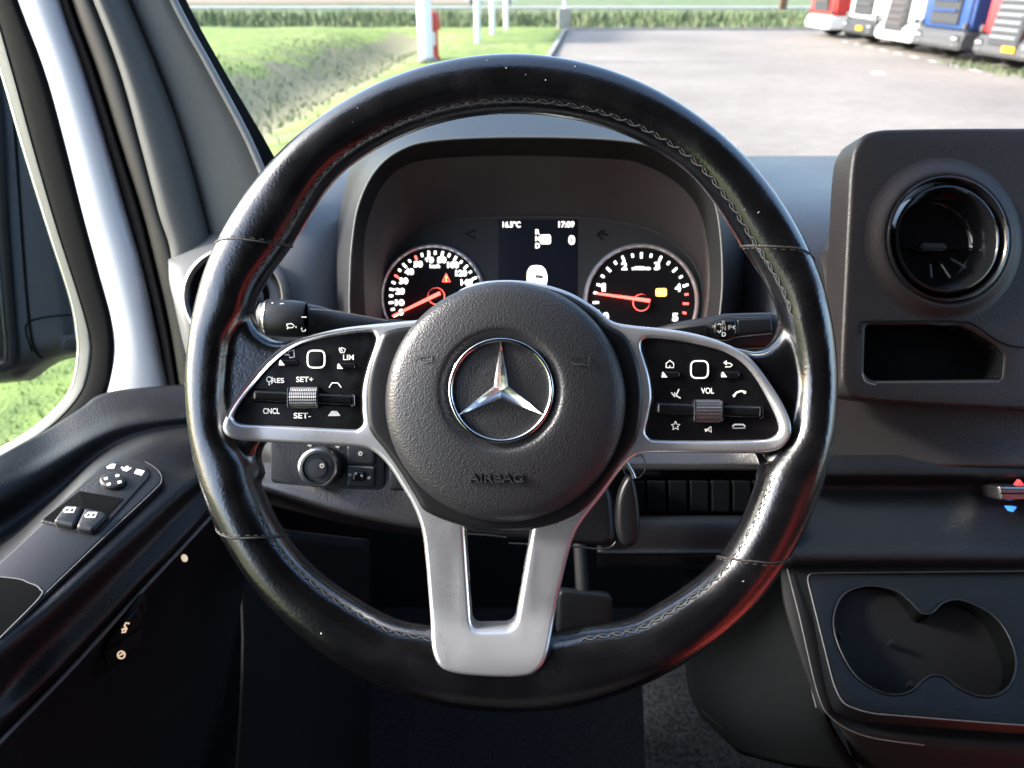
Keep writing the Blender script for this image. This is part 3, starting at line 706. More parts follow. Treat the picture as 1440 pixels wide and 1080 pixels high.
# seat heating switch block low on the door
fs = fr3((150, 950, .512), (205, 840, .512), (120, 950, .505))
sp = slab('seat_switch_panel', rp([(125, 950), (150, 900), (198, 842), (207, 850), (203, 900), (178, 930), (140, 955)], 6), -.03, .004, .002, M['matte'], door, fs)
slab('seat_switch', rp([(150, 905), (196, 852), (200, 880), (150, 912)], 3), .003, .0055, .001, M['dash_low'], door, fs); slab('seat_switch', rp([(146, 918), (200, 885), (198, 905), (150, 940)], 3), .003, .0055, .001, M['dash_low'], door, fs)
mb = MB(); stroke(mb, fs, [(182, 877), (177, 876), (175, 880), (178, 884), (176, 889), (171, 889)], 2.2, .006); stroke(mb, fs, [(171, 886), (176, 884)], 2.6, .006)
stroke(mb, fs, circ(170.5, 921, 5, 14), 2.0, .006, True); stroke(mb, fs, [(168, 922), (173, 919)], 2, .006); mb.build('seat_icon', M['beige'], sp, fs)
o = slab('bolt_cap', circ(258.5, 783, 4.5, 16), -.0015, .001, .001, M['beige'], door, fr3((258, 783, .545), (268, 783, .545), (258, 773, .55)))
# outside mirror
M['mirrorgrey'] = mat('mirror housing plastic', (.028, .029, .031), .45, spec=.5, rvar=(20, .38, .55), bump=(600, .3, .0006))
fm = cam_frame(.98, 40, 300, ry=radians(18))
mr = root('wing_mirror', 'black outside mirror housing behind the driver window', 'wing mirror', fm)
slab('housing', cr([(-150, 60), (-110, -10), (0, -20), (60, 40), (80, 150), (92, 300), (112, 430), (116, 490), (108, 496), (70, 503), (45, 515), (22, 532), (0, 536), (-60, 540), (-140, 530), (-165, 300)], 5), -.05, .03, .025, M['mirrorgrey'], mr, fm, bseg=5, grid=.03)
slab('mirror_glass', cr([(-130, 80), (-60, 40), (-20, 120), (-8, 300), (5, 440), (10, 495), (0, 512), (-60, 515), (-130, 500), (-145, 300)], 5), .02, .034, .003, M['chrome'], mr, fm)
mb = MB(); stroke(mb, fm, cr([(-60, 20), (-8, 110), (4, 300), (14, 440), (18, 500), (6, 518), (-60, 522)], 4, False), 9, .034); mb.build('glass_border', M['matte'], mr, fm)
mb = MB(); stroke(mb, fm, cr([(10, 40), (22, 200), (36, 400), (45, 480), (55, 500), (60, 503)], 4, False), 3, .0305); stroke(mb, fm, cr([(112, 442), (70, 445), (42, 452), (36, 465), (45, 495)], 4, False), 2, .0305); mb.build('panel_line', M['void'], mr, fm)

# ------------------------------------------------------------------ dashboard
dash = root('dashboard', 'black grained dashboard with vents and storage behind the steering wheel', 'dashboard', loc=P(720, 500, .66))
XS = [150, 240, 330, 420, 480, 560, 720, 880, 1000, 1060, 1120, 1200, 1320, 1500, 1750]
def row(ys, ds): return [(x, y, d) for x, y, d in zip(XS, ys, ds)]
XE = [238, 238, 238, 240, 250, 268, 300, 312]
rows = [
 row([352, 350, 288, 240, 228, 222, 219, 219, 219, 219, 219, 219, 219, 219, 222], [.72, .70, .74, .79, .83, .86, .88, .88, .88, .875, .87, .865, .86, .85, .84]),
 row([360, 356, 300, 256, 246, 242, 240, 240, 240, 242, 242, 242, 242, 242, 245], [.69, .67, .70, .75, .78, .82, .84, .84, .82, .80, .79, .785, .78, .77, .76]),
 row([372, 368, 325, 296, 290, 290, 290, 290, 290, 292, 294, 294, 294, 294, 296], [.665, .645, .665, .69, .72, .77, .80, .80, .76, .72, .69, .68, .67, .66, .65]),
 row([400, 400, 370, 355, 355, 355, 355, 355, 355, 355, 355, 355, 355, 355, 355], [.655, .635, .64, .65, .68, .76, .79, .79, .74, .67, .645, .635, .63, .62, .615]),
 row([450, 450, 440, 440, 440, 440, 440, 440, 440, 440, 440, 440, 440, 440, 440], [.65, .63, .63, .635, .66, .75, .78, .78, .72, .655, .63, .622, .615, .61, .60]),
 row([520, 520, 520, 520, 520, 520, 520, 520, 520, 520, 520, 520, 520, 520, 520], [.65, .635, .63, .63, .64, .70, .72, .72, .68, .645, .625, .615, .61, .60, .60]),
 row([610]*15, [.66, .64, .63, .625, .625, .65, .67, .67, .655, .635, .615, .61, .605, .60, .595]),
 row([655]*15, [.67, .65, .63, .622, .62, .625, .64, .65, .64, .63, .610, .605, .60, .595, .59])]
M['dash_lit'] = mat('window-lit dash plastic', (.095, .097, .10), .42, spec=.6, bump=(900, .35, .0006))  # lighter copy of the dash plastic, window light put into its colour
patch('dash_end', [[(XE[i], r[1][1], r[1][2]+.012), (XE[i]+8, r[1][1], r[1][2]), (XE[i]+45 if i < 6 else 345, (r[1][1]+r[2][1])/2, (r[1][2]+r[2][2])/2)]+r[(2 if i < 4 else 3):7] if i >= 4 else [(XE[i], r[1][1], r[1][2]+.012), (XE[i]+8, r[1][1], r[1][2]), r[2]]+r[3:7] for i, r in enumerate(rows)], M['dash_lit'], dash, su=5, sv=6, thick=.01)
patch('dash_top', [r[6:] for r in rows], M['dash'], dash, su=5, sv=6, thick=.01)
# lower left face with light switches, tucked in under itself
XL = [300, 360, 400, 480, 560, 640]
lr = [[(x, 648, .612) for x in XL], [(x, 672, .600) for x in XL],
      [(300, 676, .600), (360, 684, .597), (400, 693, .594), (480, 716, .592), (560, 732, .592), (640, 742, .592)],
      [(300, 686, .612), (360, 694, .61), (400, 703, .61), (480, 726, .61), (560, 742, .61), (640, 752, .61)],
      [(300, 700, .70), (360, 705, .70), (400, 715, .70), (480, 735, .70), (560, 750, .70), (640, 760, .70)]]
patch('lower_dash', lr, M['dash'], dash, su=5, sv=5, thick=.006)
XR = [840, 900, 980, 1060, 1108]
lr = [[(x, 640, .655) for x in XR], [(x, 722, .640) for x in XR], [(x, 727, .598) for x in XR], [(x, 770, .590) for x in XR], [(x, 782, .600) for x in XR], [(x, 796, .72) for x in XR]]
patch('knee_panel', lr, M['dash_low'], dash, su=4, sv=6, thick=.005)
fg = cam_frame(.628, 980, 700)
slab('ridge_panel', rp([(868, 657), (1110, 657), (1110, 662), (868, 662)], 1), -.02, .004, .001, M['matte'], dash, fg)
for i in range(8):
    x = 880+i*30; slab('ridge', rp([(x+1, 676), (x+27, 677), (x+27, 721), (x+1, 720)], 2), -.012, .003, .0015, M['void'], dash, fg)
# column tray lip
ft = cam_frame(.60, 740, 750)
slab('column_cover', rp([(600, 640), (840, 640), (862, 700), (866, 762), (850, 770), (800, 766), (700, 758), (630, 750)], [8, 8, 10, 8, 8, 2, 2, 8]), -.06, .0, .006, M['dash_low'], dash, cam_frame(.585, 740, 700))
tube('tray_edge', [P(*q) for q in cr([(655, 751, .575), (690, 753, .575), (712, 756, .575)], 4, False)], .0007, M['stalk'], dash)
tube('tray_edge', [P(*q) for q in cr([(715, 764, .575), (800, 768, .575), (840, 772, .575), (858, 770, .575), (866, 762, .575)], 5, False)], .0007, M['stalk'], dash)
# centre stack below the module
XC = [1108, 1150, 1250, 1400, 1600, 1750]
lr = [[(x, 640, .604) for x in XC], [(x, 664, .598) for x in XC], [(x, 672, .602) for x in XC], [(x, 682, .618) for x in XC], [(x, 700, .616) for x in XC], [(x, 760, .596) for x in XC], [(x, 790, .590) for x in XC], [(x, 806, .620) for x in XC]]
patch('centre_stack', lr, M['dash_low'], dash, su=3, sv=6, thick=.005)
fc = cam_frame(.60, 1400, 700)
slab('temperature_toggle', rp([(1405, 684), (1560, 684), (1560, 704), (1409, 704)], 3), -.01, .012, .003, M['chrome_dull'], dash, fc)
slab('toggle_groove', rp([(1409, 693.2), (1560, 693.2), (1560, 695), (1409, 695)], .5), .01, .0128, .0003, M['void'], dash, fc)
slab('warm_arrow', [(1430, 682), (1440, 682), (1435, 675)], -.0, .004, 0, M['red'], dash, fc); slab('cool_arrow', [(1419, 713), (1430, 713), (1424.5, 720)], 0, .006, 0, M['blue'], dash, fc)
# side vent
def vent(fr, cx, cy, R, parent_name, ringm, tilt=0):
    c = fr.at(cx, cy, 0); k = (fr.at(cx+1, cy, 0)-fr.at(cx, cy, 0)).length; Rm = R*k
    v = obj(parent_name, *merged(*lathe_geo([(Rm*.86, -.03, c.x, c.y), (Rm*.88, .002, c.x, c.y), (Rm*.93, .006, c.x, c.y), (Rm*.985, .005, c.x, c.y), (Rm*1.02, .0, c.x, c.y), (Rm*1.02, -.01, c.x, c.y)], 72)), ringm, dash, fr)
    obj('vent_bowl', *merged(*lathe_geo([(Rm*.87, .001, c.x, c.y), (Rm*.82, -.004, c.x, c.y), (Rm*.75, -.014, c.x, c.y), (Rm*.68, -.018, c.x, c.y), (Rm*.60, -.016, c.x, c.y), (Rm*.57, -.030, c.x, c.y)], 72)), M['gloss'], v, fr)
    obj('vent_disc', *merged(*lathe_geo([(Rm*.64, -.022, c.x, c.y), (Rm*.60, -.012, c.x, c.y), (Rm*.50, -.009, c.x, c.y), (Rm*.30, -.010, c.x, c.y), (Rm*.001, -.011, c.x, c.y)], 64)), M['gloss'], v, fr)
    for i in range(5):
        a = -pi/2+(i-2)*.42
        tube('vane', [(c.x+cos(a)*Rm*.30, c.y+sin(a)*Rm*.30, -.0095), (c.x+cos(a)*Rm*.56, c.y+sin(a)*Rm*.56, -.0075)], .0011, M['gloss'], v, fr)
    obj('vent_knob', *merged(*box_geo((c.x, c.y, -.007), (Rm*.30, Rm*.09, .008), .002)), M['gloss'], v, fr)
    return v
vent(cam_frame(.618, 330, 415, ry=radians(8)), 331, 418, 74, 'side_vent', M['glassring'])
obj('vent_backing', *merged(*lathe_geo([(.0425, -.003), (.0425, -.03), (.0001, -.03)], 48)), M['void'], dash, cam_frame(.618, 331, 418, ry=radians(8)))
# light switch panel
fl = cam_frame(.598, 460, 655)
lp = slab('light_switch_panel', rp([(380, 615), (540, 615), (540, 690), (500, 690), (470, 700), (440, 700), (425, 686), (380, 678)], [6, 10, 10, 8, 12, 12, 8, 6]), -.03, .002, .0015, M['dash_low'], dash, fl)
c = fl.at(453, 655, .002)
def knob(name, c, prof, m, parent, fr, seg=48): return obj(name, *merged(*lathe_geo([(r_, z_, c.x, c.y) for r_, z_ in prof], seg)), m, parent, fr)
k_ = knob('light_knob', c, [(.0165, .002), (.0165, .006), (.0150, .0165), (.0120, .0175), (.0115, .015), (.008, .0152), (.0075, .0165), (.0001, .0168)], M['stalk'], lp, fl)
knob('chrome_ring', c, [(.0160, .010), (.0163, .0135), (.0155, .0165), (.0140, .0172), (.0134, .0165)], M['chrome_dull'], lp, fl)
mb = MB(); stroke(mb, fl, circ(453, 655, 2.5, 10), 2, .0172, True); stroke(mb, fl, [(433, 625), (438, 627)], 4, .0025); stroke(mb, fl, [(452, 622.5), (462, 622.5)], 3, .0025); stroke(mb, fl, [(472, 627), (477, 629)], 4, .0025)
mb.build('switch_icon', M['dim'], lp, fl)
slab('fog_switch', rect(507, 640, 38, 26, 4), .001, .0045, .0012, M['stalk'], lp, fl); slab('level_switch', rect(507, 670, 38, 30, 4), .001, .004, .0012, M['stalk'], lp, fl)
slab('level_wheel', rect(503, 670, 16, 14, 3), .003, .008, .002, M['gloss'], lp, fl)
mb = MB(); stroke(mb, fl, circ(507, 638, 2.4, 10), 2, .0048, True); stroke(mb, fl, [(490, 668), (494, 667)], 4, .0044); stroke(mb, fl, [(517, 673), (521, 671)], 4, .0044); stroke(mb, fl, [(499, 666), (502, 666)], 3, .0084); stroke(mb, fl, [(507, 669), (510, 669)], 3, .0084)
mb.build('switch_icon', M['dim'], lp, fl)
mb = MB(); stroke(mb, fl, [(489, 655.5), (525, 658)], 2, .0046); mb.build('switch_bar', M['dash_grey'], lp, fl)
slab('blank_cover', rect(560, 660, 26, 60, 4), -.01, .0025, .0015, M['dash_low'], dash, fl)
# centre module
fm2 = cam_frame(.575, 1310, 380, ry=radians(4))
mo = [(1760, 590), (1440, 577), (1255, 567), (1205, 561), (1187, 545), (1184, 515), (1188, 420), (1194, 300), (1198, 235), (1206, 203), (1228, 184), (1290, 180), (1440, 179), (1760, 180)]
k_ = fm2
c = fm2.at(1327, 338, 0); kk = (fm2.at(1328, 338, 0)-c).length
po = rp([(1219, 458), (1345, 458), (1368, 466), (1404, 488), (1412, 500), (1409, 532), (1226, 534), (1217, 525)], [6, 12, 10, 8, 8, 5, 6, 5])
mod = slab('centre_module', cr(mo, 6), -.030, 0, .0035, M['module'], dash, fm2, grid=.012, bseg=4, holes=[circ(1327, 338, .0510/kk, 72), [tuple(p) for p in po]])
def moulded(x, y):
    d = sqrt((x-c.x)**2+(y-c.y)**2)/kk; return 0
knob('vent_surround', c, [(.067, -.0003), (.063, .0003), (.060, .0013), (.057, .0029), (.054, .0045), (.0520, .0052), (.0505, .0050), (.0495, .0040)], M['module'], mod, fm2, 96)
vv = knob('round_vent', c, [(.0500, .004), (.0492, .0066), (.0480, .0070), (.0470, .0060), (.0455, .001), (.0430, -.010), (.0400, -.020)], M['gloss'], mod, fm2, 96)
knob('vent_barrel', c, [(.0425, .0030), (.0418, .0052), (.0405, .0056), (.0390, .0030), (.0375, -.006), (.0355, -.014), (.0330, -.0165), (.0200, -.0170), (.0001, -.0175)], M['gloss'], vv, fm2, 96)
for a in (-104, -74, -44):
    aa = radians(a); tube('vane', [(c.x+cos(aa)*.018, c.y+sin(aa)*.018, -.010), (c.x+cos(aa)*.030, c.y+sin(aa)*.030, -.004)], .0010, M['gloss'], vv, fm2)
box('vent_knob', (c.x-.004, c.y-.004, -.009), (.022, .006, .010), .002, M['stalk'], vv, fm2)
box('cross_vane', (c.x, c.y-.004, -.013), (.066, .0016, .006), .0005, M['gloss'], vv, fm2)
po = rp([(1219, 458), (1345, 458), (1368, 466), (1404, 488), (1412, 500), (1409, 532), (1226, 534), (1217, 525)], [6, 12, 10, 8, 8, 5, 6, 5])
Lp = fm2.loop(po, 0); n = len(Lp)
obj('phone_tray', [(p.x, p.y, -.001) for p in Lp]+[(p.x, p.y, -.020) for p in Lp], [(i, (i+1) % n, n+(i+1) % n, n+i) for i in range(n)]+[list(range(n, 2*n))], M['void'], mod, fm2, smooth=False)
mb = MB(); stroke(mb, fm2, cr([(1210, 470), (1212, 455), (1225, 452), (1345, 452), (1372, 458), (1405, 480), (1445, 489), (1560, 491)], 5, False), 2.2, .0007); mb.build('tray_groove', M['void'], mod, fm2)
mb = MB(); stroke(mb, fm2, cr([(1213, 525), (1218, 537), (1232, 541)], 5, False), 2.5, .0016); stroke(mb, fm2, [(1232, 538), (1405, 537)], 1.2, .0014); mb.build('tray_edge', M['dash_grey'], mod, fm2)
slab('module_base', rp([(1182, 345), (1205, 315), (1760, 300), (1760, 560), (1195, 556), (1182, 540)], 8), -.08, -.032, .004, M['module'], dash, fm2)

# ------------------------------------------------------------------ console with cup holders
fk = fr3((1140, 800, .60), (1440, 800, .60), (1140, 1010, .525))
con = root('centre_console', 'black centre console with a double cup holder low beside the seat', 'console', fk)
tr = [(1133, 806), (1760, 800), (1760, 1030), (1440, 1020), (1395, 1017), (1220, 1003), (1185, 990), (1172, 962)]
cup = [(1265, 993), (1235, 977), (1205, 950), (1183, 915), (1173, 880), (1177, 850), (1192, 832), (1222, 824), (1258, 832), (1282, 850), (1299, 866), (1313, 862), (1332, 846), (1358, 844), (1392, 860), (1415, 888), (1428, 925), (1424, 958), (1405, 976), (1378, 979), (1350, 968), (1328, 952), (1312, 948), (1298, 962), (1280, 976)]
cup = [(1262, 977), (1235, 972), (1205, 952), (1183, 917), (1172, 880), (1177, 850), (1192, 832), (1222, 824), (1258, 830), (1280, 846), (1296, 862), (1310, 862), (1326, 848), (1352, 844), (1392, 862), (1415, 888), (1428, 925), (1424, 956), (1405, 976), (1378, 979), (1350, 968), (1328, 952), (1310, 950), (1296, 958), (1282, 971)]
M['console'] = mat('console plastic', (.0045, .0055, .0065), .45, spec=.25, bump=(760, .5, .0007))
slab('console_top', rp(tr, [14, 4, 4, 4, 20, 20, 12, 10]), -.02, .0, .002, M['console'], con, fk, holes=[cr(cup, 4)])
L = fk.loop(cr(cup, 4), 0); 
V = [(p.x, p.y, .0006) for p in L]+[(p.x, p.y, -.07) for p in L]; n = len(L)
cxm = sum(p.x for p in L)/n; cym = sum(p.y for p in L)/n
Fc = [(i, (i+1) % n, n+(i+1) % n, n+i) for i in range(n)]
obj('cup_well', V, Fc+[list(range(n, 2*n))], M['void'], con, fk, smooth=False)
tube('cup_rim', [(p.x, p.y, .0002) for p in L], .0007, M['lip'] if False else M['stalk'], con, fk, closed=True)
for q in ((1182, 893), (1255, 902), (1282, 961)): 
    p_ = fk.at(q[0], q[1], -.012); box('cup_clip', (p_.x, p_.y, -.016), (.003, .004, .010), .001, M['dash_low'], con, fk)
tp = fk.loop(rp(tr, [14, 4, 4, 4, 20, 20, 12, 10]), 0)
tube('tray_edge', [(p.x, p.y, .0002) for p in tp], .0006, M['dash_grey'], con, fk, closed=True)
sk = [[(1098, 795, .60), (1250, 795, .60), (1450, 795, .60), (1760, 795, .60)],
      [(1108, 860, .58), (1250, 860, .59), (1450, 860, .59), (1760, 860, .59)],
      [(1150, 980, .548), (1250, 1000, .56), (1450, 1010, .56), (1760, 1010, .56)],
      [(1170, 1010, .545), (1215, 1030, .545), (1450, 1050, .54), (1760, 1055, .54)],
      [(1185, 1030, .56), (1230, 1050, .56), (1450, 1075, .555), (1760, 1080, .555)],
      [(1200, 1070, .64), (1260, 1100, .64), (1450, 1120, .64), (1760, 1130, .64)]]
patch('console_skirt', sk, M['matte'], con, su=4, sv=5, thick=.004)
for q in ([(1107, 800, .595), (1125, 870, .575), (1150, 975, .545), (1172, 1012, .541), (1220, 1036, .54), (1300, 1048, .538)], [(1100, 800, .60), (1118, 880, .58), (1148, 995, .552)]):
    tube('console_edge', [P(*v) for v in cr(q, 5, False)], .0005, M['dash_grey'], con)
patch('console_side', [[(960, 800, .70), (1020, 800, .69), (1100, 795, .61)], [(962, 900, .68), (1040, 900, .65), (1125, 890, .59)], [(975, 990, .67), (1060, 1010, .64), (1160, 1010, .56)], [(1040, 1060, .67), (1120, 1080, .64), (1210, 1090, .60)]], M['void'], con, su=5, sv=5, thick=.004)
tube('console_edge', [P(*v) for v in cr([(973, 940, .675), (980, 985, .67), (1005, 1015, .665), (1060, 1050, .66), (1120, 1085, .65)], 5, False)], .0009, M['dash_low'], con)
o = patch('floor_carpet', [[(900, 900, .86), (980, 900, .85), (1300, 950, .85)], [(905, 1000, .80), (985, 1000, .79), (1300, 1010, .79)], [(910, 1160, .72), (985, 1160, .72), (1300, 1160, .72)]], M['carpet'], None, thick=.01)
tag(o, 'coarse grey carpet on the floor beside the console', 'carpet')
# footwell: pedals and panel
patch('footwell_wall', [[(330, 700, .75), (345, 900, .75), (330, 1160, .74)], [(380, 740, .82), (400, 900, .84), (400, 1160, .80)], [(520, 760, .95), (520, 900, .98), (520, 1160, .95)]], M['matte'], dash, thick=.004)
ped = root('brake_pedal', 'dark rubber pedal in the footwell behind the wheel', 'pedal', loc=P(825, 850, .85))
fp = cam_frame(.85, 825, 850); slab('pad', rp([(785, 830), (862, 838), (860, 905), (782, 895)], 10), -.015, 0, .004, M['dash_low'], ped, fp)
tube('arm', [fp.at(820, 840, -.01), fp.at(815, 760, -.06)], .008, M['matte'], ped, fp)
# ignition key
kf = cam_frame(.565, 885, 690)
key = root('ignition_key', 'black key fob hanging by a metal ring beside the steering column', 'key', kf)
tube('key_ring', [kf.at(892+16*cos(a), 655+18*sin(a), .0) for a in [i*pi/12 for i in range(24)]], .0005, M['stalk'], key, kf, closed=True)
tube('key_blade', [kf.at(880, 650, .004), kf.at(889, 664, .004), kf.at(892, 672, .004)], .0016, M['chrome_dull'], key, kf)
slab('fob', cr([(882, 672), (870, 700), (868, 740), (874, 764), (886, 770), (897, 762), (901, 735), (898, 700), (892, 675)], 5), -.008, .003, .004, M['key'], key, kf, grid=.006)

# ------------------------------------------------------------------ instrument cluster with hood
fi = cam_frame(.70, 760, 380)
cl = root('instrument_cluster', 'instrument cluster with two lit dials under a black hood', 'instrument cluster', fi)
LA = [(470, 500), (460, 440), (458, 400), (468, 340), (480, 285), (497, 228), (530, 188), (600, 160), (720, 148), (850, 156), (945, 188), (1005, 235), (1045, 300), (1055, 400), (1035, 500)]
LB = [(497, 500), (492, 440), (492, 400), (495, 345), (504, 290), (526, 243), (560, 213), (610, 198), (720, 193), (850, 196), (922, 208), (978, 243), (1008, 295), (1016, 400), (1004, 500)]
LC = [(520, 500), (514, 440), (512, 400), (512, 345), (519, 305), (536, 264), (563, 237), (606, 224), (720, 219), (850, 223), (903, 231), (957, 262), (988, 310), (998, 400), (984, 500)]
LD = [(545, 500), (541, 440), (542, 400), (551, 362), (572, 338), (598, 322), (628, 312), (655, 308), (720, 305.5), (812, 306), (880, 314), (930, 330), (972, 365), (988, 410), (980, 500)]
def loft(name, la, da, lb, db, m, parent, n=5, curve=0.0, thick=0):
    la, lb = cr(la, 6, False), cr(lb, 6, False); V, Fc = [], []
    for k in range(n):
        t = k/(n-1)
        for p, q in zip(la, lb):
            w_ = p.lerp(q, t); V.append(P(w_.x, w_.y, da+(db-da)*t-curve*sin(pi*t)))
    m_ = len(la)
    for k in range(n-1):
        for i in range(m_-1): Fc.append((k*m_+i, k*m_+i+1, (k+1)*m_+i+1, (k+1)*m_+i))
    return obj(name, V, Fc, m, parent, WORLD)
loft('hood_shell', LA, .70, LB, .612, M['hoodshell'], cl, 9, .004)
lip = [P(x, y, .612) for x, y in [tuple(p) for p in cr(LB, 6, False)]]
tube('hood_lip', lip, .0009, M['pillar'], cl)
loft('hood_throat', LB, .6125, LC, .650, M['matte'], cl, 4)
loft('hood_cone', LC, .650, LD, .7005, M['cone'], cl, 8, -.006)
mb = MB(); 
slab('face_plate', LD[::1] and [tuple(p) for p in cr(LD, 6, False)], -.01, 0, .0, M['plate'], cl, fi)
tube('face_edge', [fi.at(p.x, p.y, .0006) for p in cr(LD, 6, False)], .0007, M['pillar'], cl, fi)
scr = slab('display', rp([(700, 309), (811, 309), (811, 520), (700, 520)], [2, 2, 1, 1]), -.001, .0012, .0003, M['screen'], cl, fi)
def pr(name, s, x, y, h, wd, m, parent, b=.02): return text(name, s, fi, x, y, h, .0016, m, parent, wpx=wd, bold=b)
pr('temperature_text', '16.5°C', 719.5, 315.5, 8.5, 25, M['litscreen'], scr); pr('clock_text', '17:09', 796.5, 315.5, 8.5, 22, M['litscreen'], scr)
pr('gear_text', 'R', 756, 326, 7, 6, M['litscreen'], scr); pr('gear_text', 'N', 756, 335.5, 7, 6, M['litscreen'], scr); pr('gear_text', 'D', 756, 345.5, 7, 6, M['litscreen'], scr)
slab('gear_box', rect(767, 336.5, 15, 13, 3), .001, .0018, 0, M['litscreen'], scr, fi, holes=[]); text('gear_text', 'P', fi, 767, 336.5, 8, .0022, M['screen'], scr, wpx=6, bold=.02)
pr('gear_number', '0', 804, 337.5, 13, 9, M['litscreen'], scr, .04)
vi = slab('van_symbol', rp([(741, 398), (741, 382), (746, 374), (754, 373), (763, 374), (768, 381), (770, 391), (768, 402), (744, 402)], 4), .001, .0018, 0, M['litscreen'], scr, fi)
slab('van_symbol_window', rp([(753, 386), (764, 387), (764, 392), (752, 391)], 1), .0015, .0022, 0, M['dim'], scr, fi)
mb = MB(); stroke(mb, fi, [(669, 323), (654, 329), (669, 335)], 2.2, .0006); mb.build('turn_arrow', M['matte'], cl, fi)
mb = MB(); stroke(mb, fi, [(839, 331), (845, 325), (850, 324), (846, 330), (855, 330)], 2.2, .0006); stroke(mb, fi, [(841, 331), (848, 337)], 2.2, .0006); mb.build('turn_arrow', M['matte'], cl, fi)
for (cx, cy, R, nm) in ((609, 418, 73.5, 'speedometer'), (901.5, 424, 80, 'rev_counter')):
    c = fi.at(cx, cy, 0); kk = (fi.at(cx+1, cy, 0)-c).length
    d_ = obj(nm, *merged(*lathe_geo([(R*kk*1.02, 0, c.x, c.y), (R*kk*1.0, .004, c.x, c.y), (R*kk*.965, .0045, c.x, c.y), (R*kk*.945, .003, c.x, c.y), (R*kk*.94, .0012, c.x, c.y)], 96)), M['ring'], cl, fi)
    obj('dial_face', *merged(*lathe_geo([(R*kk*.95, .0014, c.x, c.y), (R*kk*.5, .0012, c.x, c.y), (.00001, .0012, c.x, c.y)], 72)), M['dial'], d_, fi)
    H = .0022
    def tick(x, y, ln_, m, wd=3.4, mbs=None):
        a = atan2(y-cy, x-cx); mb = MB(); stroke(mb, fi, [(x-cos(a)*ln_/2, y-sin(a)*ln_/2), (x+cos(a)*ln_/2, y+sin(a)*ln_/2)], wd, H); mb.build('tick', m, d_, fi)
    if nm == 'speedometer':
        nums = [('0', 564, 439), ('10', 562, 425.5), ('20', 562.5, 409.5), ('30', 567.5, 395), ('40', 575.5, 382), ('50', 588, 371.5), ('60', 603.5, 365.5), ('80', 621, 365.5), ('100', 637, 372.5), ('120', 648.5, 384), ('140', 656, 397)]
        for s, x, y in nums: text('numeral', s, fi, x, y, 8.5, H, M['lit'], d_, bold=.035, wpx=6 if len(s) == 1 else (12.5 if len(s) == 2 else 16))
        white = [(557, 443, 8), (552.5, 435, 5), (550, 425.5, 6), (550, 416, 5), (551, 407, 6), (553.5, 397.5, 5), (562, 380, 4), (569, 373.5, 7), (576, 367, 4), (593.5, 358.5, 5), (603, 356.5, 7), (612, 355.5, 5), (622, 357, 7), (631.5, 359, 5), (640, 363.5, 7), (648.5, 368.5, 4), (655, 375.5, 7), (661.5, 382.5, 4), (667, 391.5, 7)]
        for x, y, l_ in white: tick(x, y, l_, M['lit'])
        tick(557.5, 388.5, 6, M['litred']); tick(585, 362.5, 6, M['litred'])
        text('unit_text', 'km/h', fi, 611.5, 374, 5.5, H, M['lit'], d_, wpx=14, bold=.02)
        ne = [(552, 444.5), (619, 412)]; hubp = (614, 417)
        text('warning_symbol', '!', fi, 627.5, 392, 8, H+.0003, M['litamber'], d_, bold=.04)
        mb = MB(); stroke(mb, fi, [(622.5, 396), (627.5, 385), (632.5, 396)], 2.4, H, True); mb.build('warning_lamp', M['litred'], d_, fi)
    else:
        for s, x, y in (('0', 852, 445), ('1', 849, 404), ('2', 878, 374), ('3', 924, 374), ('4', 953.5, 404.5), ('5', 949.5, 446)): text('numeral', s, fi, x, y, 11, H, M['lit'], d_, bold=.03, wpx=8 if s != '1' else 5)
        for x, y, l_ in ((843, 401, 8), (847.5, 388.5, 5), (856, 379, 8), (865.5, 369.5, 5), (876.5, 364, 8), (889.5, 359.5, 5), (902, 359, 8), (915.5, 359.5, 5), (928.5, 364, 8), (940, 370, 5), (949, 379.5, 8), (957.5, 389.5, 5), (964, 401.5, 8), (837.5, 412, 5), (838, 425.5, 8), (840, 438, 5)): tick(x, y, l_, M['lit'])
        tick(965.5, 414, 5, M['litred']); tick(964.5, 427, 8, M['litred']); tick(962.5, 440, 5, M['litred'])
        text('unit_text', 'x1000/min', fi, 901.5, 377, 5, H, M['lit'], d_, wpx=26, bold=.02)
        ne = [(838, 412.5), (914, 423)]; hubp = (901, 426)
        slab('warning_lamp', rect(930, 411, 15, 11, 3), .0012, H, 0, M['litamber'], d_, fi)
        mb = MB(); stroke(mb, fi, circ(930, 411, 3, 12), 1, H+.0004, True); mb.build('warning_symbol', M['litred'], d_, fi)
    h = fi.at(*hubp, 0); knob('needle_hub', h, [(.0075, .0015), (.0075, .006), (.0065, .007), (.0001, .007)], M['dial'], d_, fi, 32)
    tube('hub_glow', [(h.x+.0078*cos(i*pi/16), h.y+.0078*sin(i*pi/16), .0025) for i in range(32)], .0004, M['litred'], d_, fi, closed=True)
    tube('needle', [fi.at(ne[0][0], ne[0][1], .0075), fi.at(ne[1][0], ne[1][1], .0085)], [.0009, .0017], M['needle'], d_, fi, seg=8)

